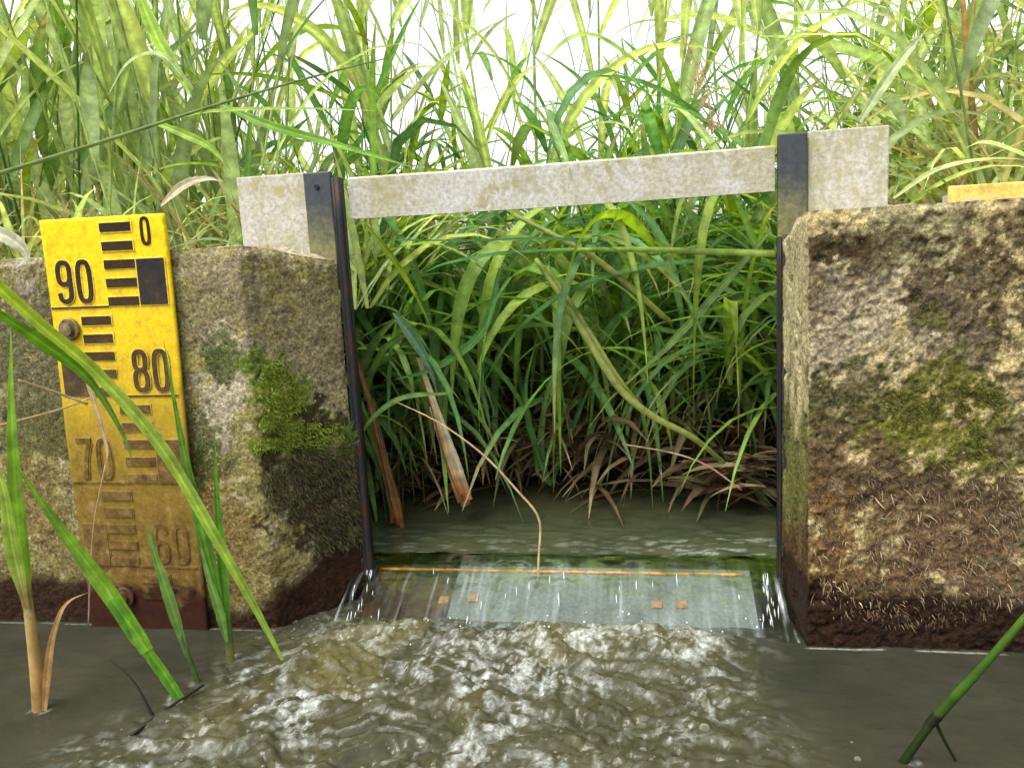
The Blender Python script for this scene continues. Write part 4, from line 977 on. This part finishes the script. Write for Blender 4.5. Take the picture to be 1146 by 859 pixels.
single('reed_leaf', [('l', 'blade', [(1000, 222, .86), (1050, 190, .86), (1110, 178, .85), (1160, 180, .84)], .010, (.42, .48, .2), dict(side=np.array([0, -.4, .8])))], 'pale green leaf arching over the short blank yellow board', 'leaf')
single('reed_leaf', [('l', 'blade', [(1180, 190, .84), (1130, 168, .85), (1100, 160, .86), (1080, 166, .87)], .014, (.34, .46, .16), dict(side=np.array([0, -.4, .8])))], 'light green leaf entering above the beige wall from the right', 'leaf')
# seed head
root = empty('seed_head', onY(797, 150, 1.05)); mb = MB(); r = random.Random(5); b = onY(797, 150, 1.05); t_ = onY(765, 40, 1.1)
tube(mb, catmull([b-b, (t_-b)*.5+[.01, 0, 0], t_-b], 14), np.linspace(.0012, .0006, 14), (.4, .28, .15), 5); mb.build('stalk', M_dead, root)
mb = MB()
for k in range(110):
    u = r.random(); p = (t_-b)*u*.9+np.array([r.gauss(0, .004), r.gauss(0, .004), 0]); blade(mb, arch(p, np.array([r.uniform(-1, 1), r.uniform(-.5, .5), r.uniform(-.2, 1)]), r.uniform(.008, .022), 6, 4), .0022, (.48, .33, .2))
mb.build('spikelets', M_dead, root); tag(root, 'brownish pink grass seed head above the right of the crossbar', 'seed head')

# ------------------------------------------------------------------ light, sky, camera
w = bpy.data.worlds.new('World'); scene.world = w; w.use_nodes = True; nt = w.node_tree
sky = nt.nodes.new('ShaderNodeTexSky'); sky.sky_type = 'NISHITA'; sky.sun_disc = False
SE, SA = radians(60), radians(215)       # thin overcast, brightest high behind the photographer
sky.sun_elevation = SE; sky.sun_rotation = SA; sky.dust_density = 4.0; sky.air_density = 1.2
hs = nt.nodes.new('ShaderNodeHueSaturation'); hs.inputs['Saturation'].default_value = .22
nt.links.new(sky.outputs[0], hs.inputs['Color'])
bg = nt.nodes['Background']; nt.links.new(hs.outputs[0], bg.inputs['Color']); bg.inputs['Strength'].default_value = .15
sl = bpy.data.lights.new('sun', 'SUN'); sl.energy = 1.0; sl.angle = radians(30); sl.color = (1, .96, .88)
so = bpy.data.objects.new('sun', sl); COL.objects.link(so)
from mathutils import Vector, Matrix
sd = Vector((sin(SA)*cos(SE), cos(SA)*cos(SE), sin(SE))); so.rotation_euler = (-sd).to_track_quat('-Z', 'Y').to_euler(); so.location = (0, 0, 5)
cam = bpy.data.cameras.new('camera'); co = bpy.data.objects.new('camera', cam); COL.objects.link(co); scene.camera = co
cam.sensor_width = 36; cam.lens = FPX/1146*36; cam.clip_start = .02; cam.clip_end = 2000
M4 = Matrix(((RR[0], UU[0], -F[0], 0), (RR[1], UU[1], -F[1], 0), (RR[2], UU[2], -F[2], EYE), (0, 0, 0, 1)))
co.matrix_world = M4
scene.view_settings.view_transform = 'Standard'; scene.view_settings.look = 'None'; scene.view_settings.gamma = 1; scene.view_settings.exposure = 1.38
scene.cycles.max_bounces = 8; scene.cycles.transparent_max_bounces = 16
scene.cycles.use_denoising = True
